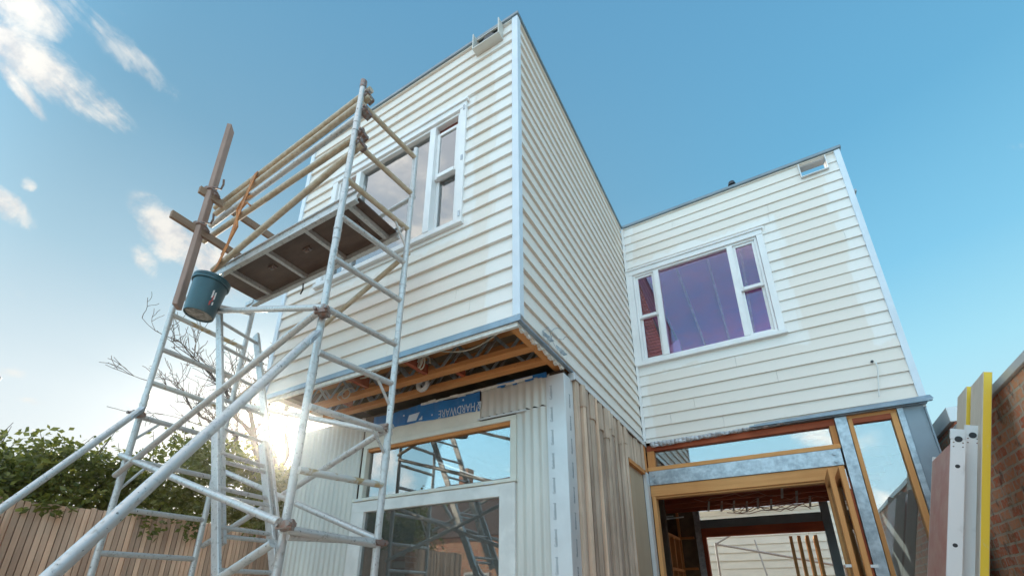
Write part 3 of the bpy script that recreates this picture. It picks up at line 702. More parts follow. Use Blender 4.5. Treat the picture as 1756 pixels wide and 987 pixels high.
box('rear_head', REDX, house, -3.3, 2.7, 7.9, 8.0, 3.03, 3.12)
box('wall_lining', SUBF, house, -3.3, -.23, 7.94, 8.0, .15, 3.1)
sw_ = MB()
for i in range(5):
    x = -.55-i*.45; sw_.box(x, x+.045, 7.8, 7.89, .15, 2.95)
for z in (.9, 1.8, 2.4): sw_.box(-2.6, -.25, 7.81, 7.88, z, z+.045)
sw_.build('stud_frame', TIMZ, house)
sw_ = MB()
for i in range(8):
    yy = 4.2+i*.45; sw_.box(-.55, -.46, yy, yy+.045, .15, 2.35)
sw_.box(-.55, -.46, 4.2, 7.5, 1.75, 1.795).box(-.55, -.46, 4.2, 7.5, 2.35, 2.395)
sw_.build('stud_frame', TIMZ, house)
of = MB(); r = random.Random(9)
for i in range(7):
    a = Vector((-.95+r.uniform(-.2, .3), 5.4+r.uniform(-.2, .2), 2.42+i*.012)); of.bar(a, a+Vector((.75, r.uniform(-.2, .2), .03)), (0, .025, 0), (0, 0, .005))
of.build('stored_offcuts', PVC, house)

# ------------------------------------------------------------------ rear wing across the courtyard, seen through the doors
rear = thing('rear_weatherboard_wing', 'sunlit cream weatherboard wing seen through the open doorway across the rear yard', 'building', (.7, 12, 0))
c_rear = mat('cream_boards', (.88, .83, .70), .55, 0, .05, (2, 2, 6))
cladding((-.6, 11.0), (1, 0), (0, -1), 4.2, .05, 3.45, [], c_rear, exp=.19, zb=.05, name='weatherboard_cladding', parent=rear)
box('wall', c_rear, rear, -.6, 3.6, 11.006, 14, .05, 3.4)
corrugated('roof', WHITE, rear, (-.8, 10.9), (1, 0), (0, -1), 4.6, 3.46, 4.3, pitch=.1)
MB().bar((-.75, 10.88, 3.44), (3.8, 10.88, 3.44), (0, .04, 0), (0, 0, .05)).build('gutter', WHITE, rear)
for i, (a, b_) in enumerate((((0.0, 10.2, 2.55), (2.3, 10.2, 1.85)), ((-.1, 10.35, 2.45), (.5, 10.35, 2.75)), ((-.15, 10.3, 2.5), (.3, 10.3, 1.0)))):
    pass
brace = MB().tube((-.05, 9.4, 2.42), (2.3, 9.4, 1.86), .024).tube((-.05, 9.4, 2.42), (.35, 9.4, 2.62), .02).tube((.72, 10.2, 2.55), (1.12, 10.2, .0), .018).tube((-.05, 9.4, 0), (-.05, 9.4, 2.45), .024).tube((2.3, 9.4, 0), (2.3, 9.4, 1.9), .024)
tag(brace.build('prop_frame', ALU, None, smooth=True), 'slender metal prop frame with a sloping brace standing in the rear yard', 'prop')
bd = thing('folded_doors', 'stack of folded cedar doors standing open at the far side of the house', 'doors', (1.75, 8.2, .15))
for i in range(4):
    q = MB(); x = 1.43+i*.135; yy = 8.06
    q.box(x, x+.055, yy, yy+.07, .17, 2.38).box(x, x+.055, yy+.55, yy+.62, .17, 2.38).box(x, x+.045, yy+.07, yy+.55, 2.30, 2.38).box(x, x+.045, yy+.07, yy+.55, .17, .3)
    q.build('door_leaf', LITOAK, bd)

# ------------------------------------------------------------------ scaffold tower
N1, N2, F1, F2 = (-.83, -.97), (-.81, -.36), (-2.89, -1.0), (-2.92, -.32)
R0 = .0225
tower = thing('scaffold_tower', 'scuffed aluminium scaffold tower with timber decked platform in front of the overhanging storey', 'scaffold', (-1.85, -.66, 0))
T = lambda name, a, b, m=ALU, r=R0, parent=tower, n=16: MB().tube(a, b, r, n).build(name, m, parent, smooth=True)
def standard(x, y, z1, joints, dx=0):
    mb = MB().tube((x+dx, y, .12), (x, y, z1), R0, 18)
    for z in joints:
        xx = x+dx*(1-z/z1); mb.tube((xx, y, z-.09), (xx, y, z+.09), R0+.0025, 18).tube((xx, y, z-.012), (xx, y, z+.002), R0+.005, 18)
    o = mb.build('standard', ALU, tower, smooth=True)
    MB().tube((x+dx, y, .0), (x+dx, y, .02), .07, 18).tube((x+dx, y, .02), (x+dx, y, .13), .017).build('base_jack', GALV, o, smooth=True)
    return o
sN1 = standard(*N1, 5.06, (2.55, 3.62, 4.62), dx=-.05)
MB().tube((N1[0], N1[1], 5.0), (N1[0], N1[1], 5.075), R0+.003).build('end_cap', CLAMP, sN1, smooth=True)
standard(*N2, 4.98, (2.18, 3.55, 4.5)); standard(*F1, 3.8, (2.2, 2.75)); standard(*F2, 4.12, (2.2,))
zr = [4.87, 4.46, 4.08, 3.75, 3.40, 3.02, 2.71, 2.36, 1.99, 1.64, 1.25, .9, .5]
for i, z in enumerate(zr):
    T('rung', (N1[0], N1[1], z-.03), (N2[0], N2[1], z), ALUW if i in (0, 1, 2) else (RUSTP if i == 8 else ALU), .021)
zf = [4.0, 3.6, 3.26, 2.95, 2.65, 2.3, 1.93, 1.61, 1.25, .9, .5]
for i, z in enumerate(zf):
    T('rung', (F1[0], F1[1], min(z, 3.78)), (F2[0], F2[1], z), RUSTP if i in (1, 3) else ALU, .021)
def gusset(ax, ay, bx, by, z):
    p = lerp((ax, ay, z), (bx, by, z), .76); T('gusset', p, (bx, by, z-.17), r=.010, n=10)
gusset(*N1, *N2, 2.70); gusset(*N1, *N2, 2.35); gusset(*N1, *N2, 4.06)
p = lerp((*F1, 2.65), (*F2, 2.65), .24); T('gusset', p, (*F1, 2.45), r=.010, n=10)
p = lerp((*F1, 2.3), (*F2, 2.3), .24); T('gusset', p, (*F1, 2.05), r=.010, n=10)
def clampset(p, ax=(1, 0, 0), s=1.0):
    p = Vector(p); a = Vector(ax).normalized(); v = Vector((0, 0, 1))
    mb = MB(); c = a.cross(v).normalized()
    mb.tube(p-a*.034*s, p+a*.034*s, .036*s, 10)
    mb.bar(p-a*.05*s+c*.028, p+a*.05*s+c*.028, v*.022*s, c*.014*s); mb.bar(p-a*.03*s-c*.03, p+a*.03*s-c*.03, v*.018*s, c*.012*s)
    for q in (-1, 1):
        mb.tube(p+a*.036*s*q+c*.02, p+a*.036*s*q+c*.068*s, .009*s, 8); mb.tube(p+a*.036*s*q+c*.058*s, p+a*.036*s*q+c*.072*s, .014*s, 6)
    mb.build('clamp', CLAMP, tower, smooth=True)
yo = -.93
rails = [((-.78, yo, 5.00), (-2.84, yo, 4.83), ALUW), ((-.78, yo, 4.915), (-2.80, yo, 4.735), ALUW), ((-.79, yo, 4.77), (-2.83, yo, 4.607), ALU), ((-.79, yo, 4.545), (-2.875, yo, 4.44), ALUW), ((-.79, yo, 4.41), (-2.53, yo, 3.968), ALUW)]
for a, b_, m in rails: T('guard_rail', a, b_, m, .024)
for z in (4.93, 4.76, 4.52, 4.42): clampset((N1[0]+.02, N1[1]+.05, z), (1, 0, .3), .8)
yi = -.37
T('guard_rail', (-.80, yi+.03, 4.45), (-2.92, yi+.03, 4.45-.15), ALU, .02)
YB = -1.02
T('diagonal_brace', (-.78, YB, 2.95), (-2.86, YB-.03, 2.16), ALU, .021)
T('ledger', (-2.89, YB-.02, 2.32), (-.80, YB-.03, 1.67))
T('ledger', (-2.93, -.29, 2.385), (-.83, -.32, 1.65))
T('ledger', (-2.92, -.30, 3.02), (-.83, -.32, 2.36))
T('diagonal_brace', (-.83, -.31, 3.90), (-2.92, -.28, 3.07), ALUW, .02)
T('diagonal_brace', (-.83, -.31, 2.42), (-2.92, -.28, 1.72), ALU)
T('ledger', (-.83, -.98, 2.99), (-2.52, -.83, 3.61), ALU, .022)
T('diagonal_brace', (-.82, YB-.03, 1.57), (-2.88, YB-.03, .75))
T('ledger', (N1[0]+.03, -1.0, 1.64), (N2[0], N2[1], 1.62), ALU)
for p in ((-.80, -1.0, 2.93), (-.80, -1.0, 1.66), (-.82, -.40, 2.37)): clampset(p, (.8, .4, .1), .85)
clampset((-.815, -.345, 1.63), (.3, 1, 0), .8); clampset((-2.87, -1.02, 2.66), (1, .2, 0), .9)
def outrigger(a, b_):
    a, b_ = Vector(a), Vector(b_); mid = lerp(a, b_, .12)
    o = T('outrigger', a, b_, ALU, .0228, n=20)
    MB().tube(b_+Vector((0, 0, -.03)), b_+Vector((0, 0, .06)), .04, 14).build('rubber_foot', BLACK, o, smooth=True)
    d = (b_-a).normalized(); MB().bar(a-d*.03, a+d*.10, d.cross(Vector((0, 0, 1))).normalized()*.028, Vector((0, 0, .02))).build('bracket', GALV, o)
outrigger((-.79, -1.04, 2.75), (-.29, -2.82, .05))
outrigger((-2.80, -1.05, 2.66), (-2.02, -2.85, .05))
# working platform hooked over the end rungs
plat = MB(); px0, px1, py0, py1, pz = -2.76, -.86, -.845, -.415, 3.98
for y_ in (py0, py1): plat.box(px0, px1, y_-.02, y_+.02, pz, pz+.012).box(px0, px1, y_-.006, y_+.006, pz+.012, pz+.09).box(px0, px1, y_-.02, y_+.02, pz+.09, pz+.10)
po = plat.build('platform', ALU, tower)
box('deck_board', PLY, po, px0+.03, px1-.02, py0+.007, py1-.007, pz+.062, pz+.074)
for x in (-2.47, -1.96, -1.46, -.97): box('cross_bar', ALU, po, x-.018, x+.018, py0+.006, py1-.006, pz+.02, pz+.06)
for x in (-2.12, -1.66, -1.10): MB().box(x-.04, x+.04, -.67, -.63, pz+.045, pz+.062).box(x-.02, x+.02, -.66, -.64, pz+.03, pz+.045).build('latch', CLAMP, po)
for y_ in (py0, py1):
    MB().bar((px1, y_, pz+.06), (px1+.06, y_, pz+.10), (0, .012, 0), (0, 0, .02)).build('hook', ALU, po)
    MB().bar((px0, y_, pz+.06), (px0-.12, y_, pz+.06), (0, .012, 0), (0, 0, .02)).build('hook', ALU, po)
MB().path([(-2.02, py1+.01, pz+.02), (-2.01, py1+.012, pz-.07), (-2.03, py1+.01, pz-.11)], .007, 6).build('tie_strap', BLACK, po)

# ------------------------------------------------------------------ ladder inside the tower
lad = thing('extension_ladder', 'two section aluminium extension ladder leaning inside the scaffold tower', 'ladder', (-1.1, -.6, 0))
def lp(z, off=0): return Vector((-2.5+(3.57-z)*.405+off, 0, z))
def section(z0, z1, ya, yb, off, phase):
    for yy in (ya, yb):
        a, b_ = lp(z0, off), lp(z1, off); a.y = b_.y = yy
        if yy == yb: b_.x -= .09
        d = (b_-a).normalized(); nrm = d.cross(Vector((0, 1, 0))).normalized()
        MB().bar(a, b_, Vector((0, .012, 0)), nrm*.036).build('stile', ALU, lad, bevel=.003)
    z = z0+phase
    while z < z1-.03:
        a, b_ = lp(z, off), lp(z, off); a.y, b_.y = ya-.014, yb+.012; b_.x -= .09*(z-z0)/(z1-z0)
        MB().tube(a, b_, .015, 10).build('rung', ALU, lad, smooth=True); z += .262
section(1.62, 3.62, -.80, -.40, 0, .06)
section(.02, 2.46, -.86, -.44, .045, .14)

# ------------------------------------------------------------------ timbers lashed to the tower, bucket, strap
pl = MB().bar((-2.66, -1.06, 3.56), (-2.675, -1.06, 5.67), (.036, -.036, 0), (.014, .014, 0))
tag(pl.build('timber_plank', PLANKZ, None, bevel=.004), 'tall upright weathered plank lashed to the outer scaffold post above the bucket', 'plank')
def batten(a, b_, label):
    o = MB().bar(a, b_, (.018, 0, 0), (0, 0, .036)).build('timber_batten', PLANKY, None, bevel=.003); tag(o, label, 'batten', 'short timbers crossing the plank')
batten((-2.66, -1.16, 4.765), (-2.66, -.36, 4.775), 'upper short timber crossing behind the tall plank beside the top rails')
batten((-2.66, -1.30, 4.36), (-2.66, -.40, 4.335), 'lower longer timber crossing the tall plank and sticking out left')
def rope(pts, label, m, r=.009, name='lashing_rope'):
    o = MB().path(pts, r, 6).build(name, m, None, smooth=True); tag(o, label, 'rope', 'lashings on the scaffold timbers')
for zc, lab in ((4.77, 'dark rope knot tying the upper crossing timber to the tall plank'), (4.36, 'dark rope knot tying the lower crossing timber to the tall plank')):
    pts = [(-2.665+.062*math.cos(a), -1.055+.062*math.sin(a), zc+.05*math.sin(a*.5)+.006*a) for a in [i*.5 for i in range(26)]]
    pts += [(-2.60, -1.02, zc+.09), (-2.55, -1.03, zc+.11), (-2.52, -1.05, zc+.14)]
    rope(pts, lab, CLAMP)
st = MB(); pth = [(-2.16, yo-.03, 4.88), (-2.20, yo-.035, 4.70), (-2.27, yo-.035, 4.42), (-2.32, yo-.03, 4.15), (-2.40, yo-.03, 3.96), (-2.43, -.965, 3.90)]
for a, b_ in zip(pth[:-1], pth[1:]): st.bar(a, b_, (.022, 0, .004), (0, .003, 0))
for z0 in (4.83, 4.62): st.bar((-2.18, yo+.03, z0+.08), (-2.21, yo-.03, z0-.02), (.02, 0, 0), (0, 0, .02))
st.path([(-2.27, yo-.03, 4.50), (-2.16, yo-.04, 4.52), (-2.09, yo-.04, 4.45)], .008, 6)
st.path([(-2.20, yo-.03, 4.7), (-2.30, yo-.04, 4.5), (-2.24, yo-.03, 4.3), (-2.38, yo-.03, 4.05)], .010, 6)
tag(st.build('orange_strap', ORANGE, None), 'frayed orange strap running from the top rails down to the bucket', 'strap')
bc = Vector((-2.43, -.985, 3.45))
buck = thing('bucket', 'dark teal plastic bucket hanging at the left end of the scaffold platform', 'bucket', tuple(bc))
def lathe(name, prof, m, parent, c, n=40, tilt=Matrix.Identity(3)):
    vs = []; fs = []
    for r, z in prof:
        for k in range(n): vs.append(tilt @ Vector((r*math.cos(2*math.pi*k/n), r*math.sin(2*math.pi*k/n), z))+c)
    for i in range(len(prof)-1):
        for k in range(n): fs.append((i*n+k, i*n+(k+1) % n, (i+1)*n+(k+1) % n, (i+1)*n+k))
    return MB().add(vs, fs).build(name, m, parent, smooth=True)
tl = Matrix.Rotation(math.radians(3), 3, 'Y') @ Matrix.Rotation(math.radians(-4), 3, 'X')
lathe('pail', [(.001, .012), (.098, .012), (.100, .0), (.108, .0), (.112, .03), (.129, .34), (.125, .342), (.108, .04), (.001, .03)], BUCKET, buck, bc, tilt=tl)
lathe('rim', [(.128, .295), (.138, .297), (.140, .320), (.134, .323), (.139, .326), (.139, .346), (.126, .348)], BUCKET, buck, bc, tilt=tl)
lathe('base_smear', [(.001, .009), (.082, .0085), (.099, .0115)], MORT, buck, bc, tilt=tl, n=24)
MB().path([bc+tl @ Vector((.134*math.cos(a), .03*math.sin(a), .32+.12*math.sin(a))) for a in [i*math.pi/16 for i in range(17)]], .004, 6).build('handle', GALV, buck, smooth=True)
lb = MB(); lr = MB()
def onb(a, z, r=.003):
    R_ = .112+(z-.03)/.31*.017+r; return bc+tl @ Vector((R_*math.cos(a), R_*math.sin(a), z))
A0 = math.radians(-4)
for (du, z0, z1, m) in ((0, .13, .20, lb), (.10, .10, .155, lr), (.02, .06, .10, lr), (.16, .12, .19, lb), (.20, .07, .10, lb)):
    m.add([onb(A0+du, z0), onb(A0+du+.09, z0+.015), onb(A0+du+.06, z1+.01), onb(A0+du-.03, z1)], [(0, 1, 2, 3)])
lb.build('printed_label', PVC, buck); lr.build('printed_mark', RED, buck)

# ------------------------------------------------------------------ left boundary: paling fence, climber hedge, brick pier
XF = -3.9
fen = thing('paling_fence', 'weathered upright paling fence running back along the left boundary under the hedge', 'fence', (XF, 1, 0))
pal = wood('weathered_paling', (.90, .61, .44), (.58, .36, .25), 'z', g=18, knots=False, cell=(1, .044, 4.2))
fb = MB(); y = -3.2; r = random.Random(2)
while y < 9:
    wd = .037; zz = 2.042+r.uniform(-.008, .008); d = r.uniform(-.004, .004)
    fb.box(XF+d, XF+.018+d, y, y+wd, .05, zz); y += wd+.007
fb.build('palings', pal, fen)
box('backing_boards', pal, fen, XF-.005, XF-.0045+.0, -3.2, 9, .05, 2.02)
fb = MB()
for z in (.4, 1.1, 1.75): fb.box(XF-.05, XF-.006, -3.2, 9, z, z+.09)
fb.build('fence_rails', pal, fen)
for yy in (-2.8, -.4, 2, 4.4, 6.8): box('fence_post', pal, fen, XF-.15, XF-.052, yy, yy+.1, 0, 1.98)
brick_small = None

def leaf_mat(name, c1, c2):
    m = bpy.data.materials.new(name); m.use_nodes = True; t = NT(m.node_tree); t.n.remove(t.n['Principled BSDF'])
    P = t.new('ShaderNodeTexCoord').outputs['Object']; f = t.ss(t.noise(P, 9, 4), .35, .65)
    c = t.mix(f, c1, c2)
    d = t.new('ShaderNodeBsdfPrincipled'); t.l.new(c, d.inputs['Base Color']); d.inputs['Roughness'].default_value = .45; d.inputs['Specular IOR Level'].default_value = .4
    tr = t.new('ShaderNodeBsdfTranslucent'); t.l.new(t.mix(.5, c, (.25, .30, .04, 1)), tr.inputs[0])
    ms = t.new('ShaderNodeMixShader'); ms.inputs[0].default_value = .38; t.l.new(d.outputs[0], ms.inputs[1]); t.l.new(tr.outputs[0], ms.inputs[2])
    t.l.new(ms.outputs[0], t.n['Material Output'].inputs[0]); return m
LEAF = leaf_mat('dark_leaf', (.085, .095, .018, 1), (.25, .235, .05, 1))
BARK = mat('grey_bark', (.075, .055, .045), .9, 0, .3, (12, 12, 4), bump=.5)
def leaves(pts, size, rnd, droop=.3):
    mb = MB()
    for p in pts:
        s = size*rnd.uniform(.6, 1.3); a = rnd.uniform(0, 6.28); e = rnd.uniform(-.9, .9)
        d = Vector((math.cos(a)*math.cos(e), math.sin(a)*math.cos(e), math.sin(e)-droop)).normalized()
        t = d.cross(Vector((rnd.uniform(-1, 1), rnd.uniform(-1, 1), rnd.uniform(-1, 1)))).normalized()
        n = d.cross(t)
        mb.add([p, p+d*s*.45+t*s*.27+n*s*.05, p+d*s, p+d*s*.45-t*s*.27+n*s*.05], [(0, 1, 2), (0, 2, 3)])
    return mb
hed = thing('climber_hedge', 'dense dark green climbing hedge spilling over the top of the paling fence', 'hedge', (-4.5, 1, 0))
rnd = random.Random(11); pts = []
def htop(y): return 2.69+.20*math.sin(y*1.7+.4)+.13*math.sin(y*4.3)+.08*math.sin(y*9.1+1)+.16*max(0, min(1, (y+1.4)/1.2))
clumps = [(rnd.uniform(-4.75, -4.0), rnd.uniform(-2.6, 4.6), rnd.uniform(0, 1)) for _ in range(820)]
for cx, cy, ct in clumps:
    zt = htop(cy)-.06; cz = 1.75+(zt-1.75)*ct**.75; R_ = rnd.uniform(.12, .26)
    for _ in range(64):
        v = Vector((rnd.gauss(0, 1), rnd.gauss(0, 1), rnd.gauss(0, 1))).normalized()*R_*rnd.uniform(.6, 1.05)
        pts.append(Vector((min(cx+v.x, -3.86 if cz+v.z > 2.06 else -3.98), cy+v.y, cz+v.z*.9)))
stems = MB()
for _ in range(150):                         # sprays standing out of the top
    y0 = rnd.uniform(-3, 6); x0 = rnd.uniform(-5, -4.1); h = rnd.uniform(.10, .38); p = Vector((x0, y0, htop(y0)-.08)); lean = Vector((rnd.uniform(-.5, .5), rnd.uniform(-.5, .5), 1)).normalized()
    stems.tube(p, p+lean*h, .005, 5, r2=.002)
    for q in range(int(h*26)): pts.append(p+lean*h*rnd.uniform(.2, 1)+Vector((rnd.uniform(-.03, .03), rnd.uniform(-.03, .03), 0)))
for _ in range(26):                          # tendrils over the fence face
    y0 = rnd.uniform(-2.4, 3); L = rnd.uniform(.05, .32)
    for q in range(int(8+L*70)): pts.append(Vector((-3.86+rnd.uniform(0, .05), y0+rnd.uniform(-.09, .09), 2.1-L*rnd.uniform(0, 1))))
leaves(pts, .066, rnd).build('foliage', LEAF, hed, recalc=False)
for i in range(60):
    y0 = rnd.uniform(-3, 6); stems.path([(-4.5, y0, 0), (-4.5+rnd.uniform(-.3, .3), y0+rnd.uniform(-.2, .2), 1.2), (-4.5+rnd.uniform(-.5, .4), y0+rnd.uniform(-.4, .4), 2.4)], [.02, .014, .006], 6)
stems.build('stems', BARK, hed)

def bare_tree(base, fork, limbs, seed, label):
    """trunk to a fork, main limbs bent towards their ends, twigs branching off along them"""
    rn = random.Random(seed); tr = thing('bare_tree', label, 'tree', base); tk = MB(); br = MB()
    def wander(a, b, n, j):
        a, b = Vector(a), Vector(b); L = (b-a).length
        return [lerp(a, b, i/n)+Vector((rn.uniform(-j, j), rn.uniform(-j, j), rn.uniform(-j, j)))*L*(0 if i in (0,) else 1)+Vector((0, 0, L*.10*math.sin(math.pi*i/n))) for i in range(n+1)]
    tk.path(wander(base, fork, 6, .012), [.17-.012*i for i in range(7)], 10)
    def twigs(p, d, L, r, k):
        pts = [p]; n = 5; dd = d.copy()
        for i in range(n):
            dd = (dd+Vector((rn.uniform(-.3, .3), rn.uniform(-.3, .3), rn.uniform(-.2, .24)))).normalized(); pts.append(pts[-1]+dd*L/n)
        br.path(pts, [max(.0045, r*(1-.7*i/n)) for i in range(n+1)], 4 if k > 1 else 5)
        if k >= 3: return
        for c in range(3 if k < 2 else 2):
            q = pts[rn.randint(1, n)]; nd = (dd+Vector((rn.uniform(-.9, .9), rn.uniform(-.9, .9), rn.uniform(-.5, .8)))).normalized()
            twigs(q, nd, L*rn.uniform(.45, .75), r*.6, k+1)
    for e, r in limbs:
        pts = wander(fork, e, 9, .035); n = len(pts)
        tk.path(pts, [max(.008, r*(1-.85*i/(n-1))) for i in range(n)], 7)
        for i in range(3, n):
            d = (pts[i]-pts[i-1]).normalized()
            for c in range(2):
                nd = (d+Vector((rn.uniform(-.9, .9), rn.uniform(-.9, .9), rn.uniform(-.5, .7)))).normalized()
                twigs(pts[i], nd, rn.uniform(.35, .8), max(.010, r*.32*(1-.6*i/n)), 1)
    tk.build('trunk', BARK, tr, smooth=True); br.build('branches', BARK, tr, smooth=True)
bare_tree((-6.9, 3.15, 0), (-6.62, 2.66, 2.95), [((-6.98, 1.48, 5.1), .07), ((-7.5, .95, 5.6), .05), ((-7.9, 1.1, 4.75), .05), ((-6.5, 2.0, 5.3), .06), ((-6.3, 2.5, 6.0), .06), ((-7.4, 1.6, 4.2), .04)], 4,
          'leafless grey tree behind the hedge with thin branches spreading left of the ladder')
bp = thing('brick_pier', 'orange brick pier end at the far left edge in front of the palings', 'pier', (-3.74, -1.36, 0))
bk = MB()
for i in range(24): bk.box(-3.86, -3.62, -1.62+(.02 if i % 2 else 0), -1.385-(.02 if i % 2 else 0), .02+i*.081, .091+i*.081)
bk.build('bricks', mat('orange_brick', (.40, .16, .08), .85, 0, .2, (15, 15, 15), bump=.3), bp)
box('mortar', mat('pale_mortar', (.55, .50, .43), .9), bp, -3.85, -3.63, -1.605, -1.395, 0, 1.95)
po_ = thing('service_pole', 'dark slim pole top standing beyond the hedge at the far left', 'pole', (-4.75, -1.50, 0))
MB().tube((-4.75, -1.52, 0), (-4.75, -1.505, 3.22), .022).build('shaft', CAP, po_, smooth=True)
MB().tube((-4.75, -1.505, 3.22), (-4.75, -1.505, 3.235), .026).build('cap', CAP, po_, smooth=True)

# ------------------------------------------------------------------ right boundary: brick wall, neighbour's parapet
def brick_mat(name):
    m = bpy.data.materials.new(name); m.use_nodes = True; t = NT(m.node_tree); b = t.n['Principled BSDF']
    P = t.new('ShaderNodeTexCoord').outputs['Object']; s = t.new('ShaderNodeSeparateXYZ'); t.l.new(P, s.inputs[0])
    c = t.new('ShaderNodeCombineXYZ'); t.l.new(t.math('ADD', s.outputs[1], s.outputs[0]), c.inputs[0]); t.l.new(s.outputs[2], c.inputs[1])
    wob = t.new('ShaderNodeTexNoise'); wob.inputs['Scale'].default_value = 9; t.l.new(P, wob.inputs['Vector'])
    wv_ = t.vm('SCALE', t.vm('SUBTRACT', wob.outputs['Color'], (.5, .5, .5))); wv_.node.inputs['Scale'].default_value = .022
    v = t.vm('ADD', c.outputs[0], wv_)
    br = t.new('ShaderNodeTexBrick'); t.l.new(v, br.inputs['Vector']); br.inputs['Scale'].default_value = 1
    br.inputs['Brick Width'].default_value = .24; br.inputs['Row Height'].default_value = .086; br.inputs['Mortar Size'].default_value = .011
    br.inputs['Mortar Smooth'].default_value = .25; br.inputs['Bias'].default_value = -.1
    br.inputs['Color1'].default_value = (.66, .16, .075, 1); br.inputs['Color2'].default_value = (.82, .38, .20, 1); br.inputs['Mortar'].default_value = (.66, .54, .41, 1)
    n1 = t.noise(P, 3.2, 5); n2 = t.noise(P, 26, 5, .65)
    col = t.mix(t.ss(n1, .54, .68, 0, .5), br.outputs['Color'], (.16, .17, .08, 1))
    col = t.mix(t.ss(n2, .44, .62, 0, .75), col, (.62, .46, .34, 1))
    n3 = t.noise(P, 7, 3); col = t.mix(t.ss(n3, .58, .7, 0, .6), col, (.10, .035, .03, 1))
    t.l.new(col, b.inputs['Base Color']); b.inputs['Roughness'].default_value = .9
    bn = t.new('ShaderNodeBump'); bn.inputs['Strength'].default_value = .7; bn.inputs['Distance'].default_value = .012
    h = t.math('MULTIPLY_ADD', br.outputs['Fac'], -1.0, t.math('MULTIPLY', n2, .6)); t.l.new(h, bn.inputs['Height']); t.l.new(bn.outputs[0], b.inputs['Normal']); return m
BRICK = brick_mat('old_red_brick')
bw = thing('brick_wall', 'old red brick boundary wall with grey metal capping behind the leaning planks', 'wall', (3.1, 1, 0))
box('brickwork', BRICK, bw, 2.97, 3.2, -6, 3.2, 0, 2.745)
MB().box(2.945, 3.225, -6, 3.21, 2.748, 2.81).build('capping', PALE, bw, bevel=.004)
pp = thing('brick_parapet', 'mossy brick parapet end with folded grey capping beyond the leaning planks', 'wall', (3.2, 5, 0))
box('brickwork', BRICK, pp, 3.0, 3.45, 3.29, 9.5, 0, 2.885)
MB().box(2.965, 3.48, 3.255, 9.5, 2.888, 3.035).build('capping', PALE, pp, bevel=.004)
box('mortar_smear', PVC, pp, 2.99, 3.04, 3.25, 3.287, 2.62, 2.74)

# ------------------------------------------------------------------ planks leaning against the brick wall
lean = Vector((.289, 0, 1)).normalized()     # direction up a leaning plank
side = Vector((0, 1, 0)); nrm = lean.cross(side).normalized()   # nrm points to -x, up
if nrm.x > 0: nrm = -nrm
def onl(x, z, y, zt): # a point on the leaning axis through (x,z) at height zt
    return Vector((x+(zt-z)*.289, y, zt))
def lbox(name, m, parent, x, z, y0, y1, zb, zt, th):
    a = onl(x, z, (y0+y1)/2, zb); b_ = onl(x, z, (y0+y1)/2, zt)
    return MB().bar(a, b_, Vector((0, (y1-y0)/2, 0)), nrm*(th/2)).build(name, m, parent, bevel=.002)
def scaffold_plank(x, z, y0, y1, zt, label, holes):
    o = thing('scaffold_plank', label, 'scaffold plank', (x-z*.289, y0, 0), 'scaffold planks leaning on the brick wall')
    lbox('deck', REDPLY, o, x-.028, z, y0+.008, y1-.008, .02, zt-.1, .03)
    for yy in (y0, y1): lbox('side_rail', SCUFFW, o, x, z, yy-.006, yy+.006, .02, zt-.07, .082)
    lbox('end_bracket', PALE, o, x-.004, z, y0-.009, y0+.006, zt-.075, zt, .085)
    for q in holes:
        p = onl(x+.0, z, y0, zt-.03-q); MB().tube(p+Vector((0, -.0068 if q > .1 else -.0098, 0)), p+Vector((0, .004, 0)), .014 if q > .1 else .022, 16).build('punched_hole', BLACK, o, smooth=True)
    for q in (.10, .13):
        for s in (-.025, .025):
            p = onl(x, z, y0, zt-q)+nrm*s; MB().tube(p+Vector((0, -.0075, 0)), p, .005, 8).build('rivet', CLAMP, o)
scaffold_plank(2.335, 1.45, 1.9, 2.48, 2.46, 'white railed scaffold plank with a red brown deck, nearest the doorway', (.045, .24, .78))
scaffold_plank(2.435, 1.45, 2.0, 2.52, 2.50, 'second white railed scaffold plank half hidden between the deck plank and the yellow plank', (.045,))
def yellow_plank(x, z, y0, y1, zt, th, label):
    o = thing('yellow_edged_plank', label, 'plank', (x-z*.289, y0, 0), 'yellow edged planks leaning on the brick wall')
    lbox('board', BLUEW, o, x, z, y0, y1, .02, zt, th)
    lbox('painted_edge', YEL, o, x, z, y0-.004, y0-.0005, .02, zt-.004, th-.006)
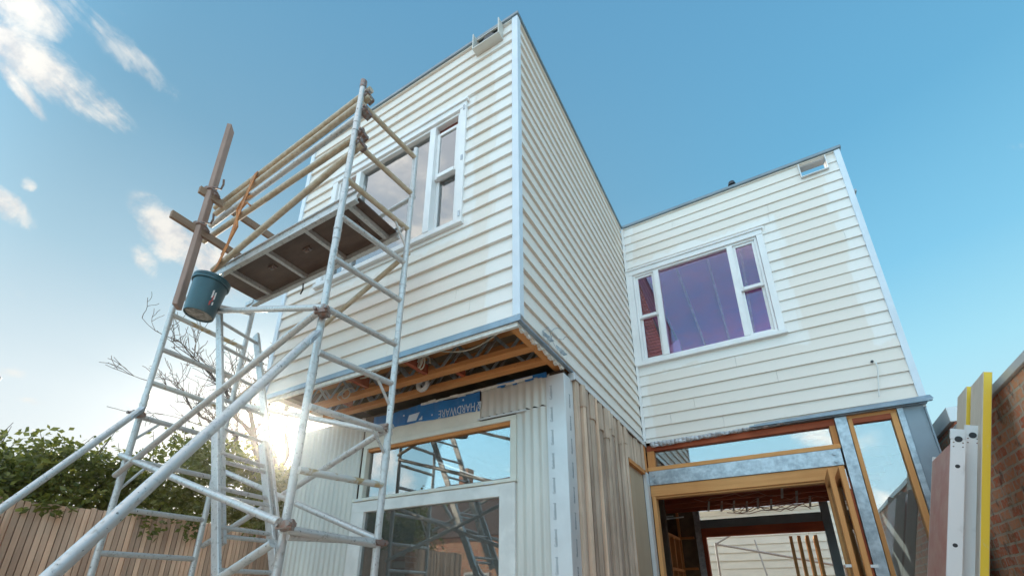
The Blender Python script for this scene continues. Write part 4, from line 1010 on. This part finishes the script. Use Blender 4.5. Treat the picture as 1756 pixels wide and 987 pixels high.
yellow_plank(2.49, 1.45, 1.9, 2.20, 2.86, .05, 'tallest yellow edged beige plank leaning in front of the brick wall')
yellow_plank(2.468, 1.45, 2.24, 2.5, 2.88, .045, 'shorter yellow edged beige plank set behind the tallest one')

# ------------------------------------------------------------------ houses behind the camera, seen in the window reflections
TILE = mat('brown_roof_tiles', (.19, .105, .075), .8, 0, .25, (6, 6, 22), (.13, .075, .06), bump=.5)
REND = mat('pale_render', (.58, .52, .43), .85, 0, .1, (1.5, 1.5, 1.5))
def cottage(label, cx, cy, wx, wy, hw, hr, m_wall):
    o = thing('cottage', label, 'house', (cx, cy, 0), 'houses across the yard behind the camera')
    x0, x1, y0, y1 = cx-wx/2, cx+wx/2, cy-wy/2, cy+wy/2
    box('wall', m_wall, o, x0, x1, y0, y1, 0, hw)
    e = .35; rf = MB().add([(x0-e, y0-e, hw), (x1+e, y0-e, hw), (x1+e, y1+e, hw), (x0-e, y1+e, hw), (x0+wx*.3, cy, hr), (x1-wx*.3, cy, hr)],
                   [(0, 1, 5, 4), (1, 2, 5), (2, 3, 4, 5), (3, 0, 4), (0, 3, 2, 1)])
    r_ = rf.build('roof', TILE, o)
    MB().box(cx-.4, cx+.2, cy+.6, cy+1.1, hr-1.6, hr+.5).build('chimney', BRICK, r_)
    for wxx in (cx-wx*.25, cx+wx*.25):
        f = box('window', WHITE, o, wxx-.6, wxx+.6, y1+.002, y1+.06, .9, 2.2); box('pane', GL_UP, f, wxx-.52, wxx+.52, y1+.061, y1+.066, .98, 2.12)
cottage('brown tiled cottage reflected in the big ground floor window', -13, -17, 13, 9, 3.6, 7.2, BRICK)
cottage('rendered cottage reflected in the narrow side window', 9.5, -13, 9, 8, 3.6, 6.8, REND)

# ------------------------------------------------------------------ render settings
S.render.engine = 'CYCLES'
S.cycles.max_bounces = 8; S.cycles.diffuse_bounces = 4; S.cycles.glossy_bounces = 4; S.cycles.transparent_max_bounces = 12
S.cycles.sample_clamp_indirect = 6
S.render.resolution_x, S.render.resolution_y = 1024, 575
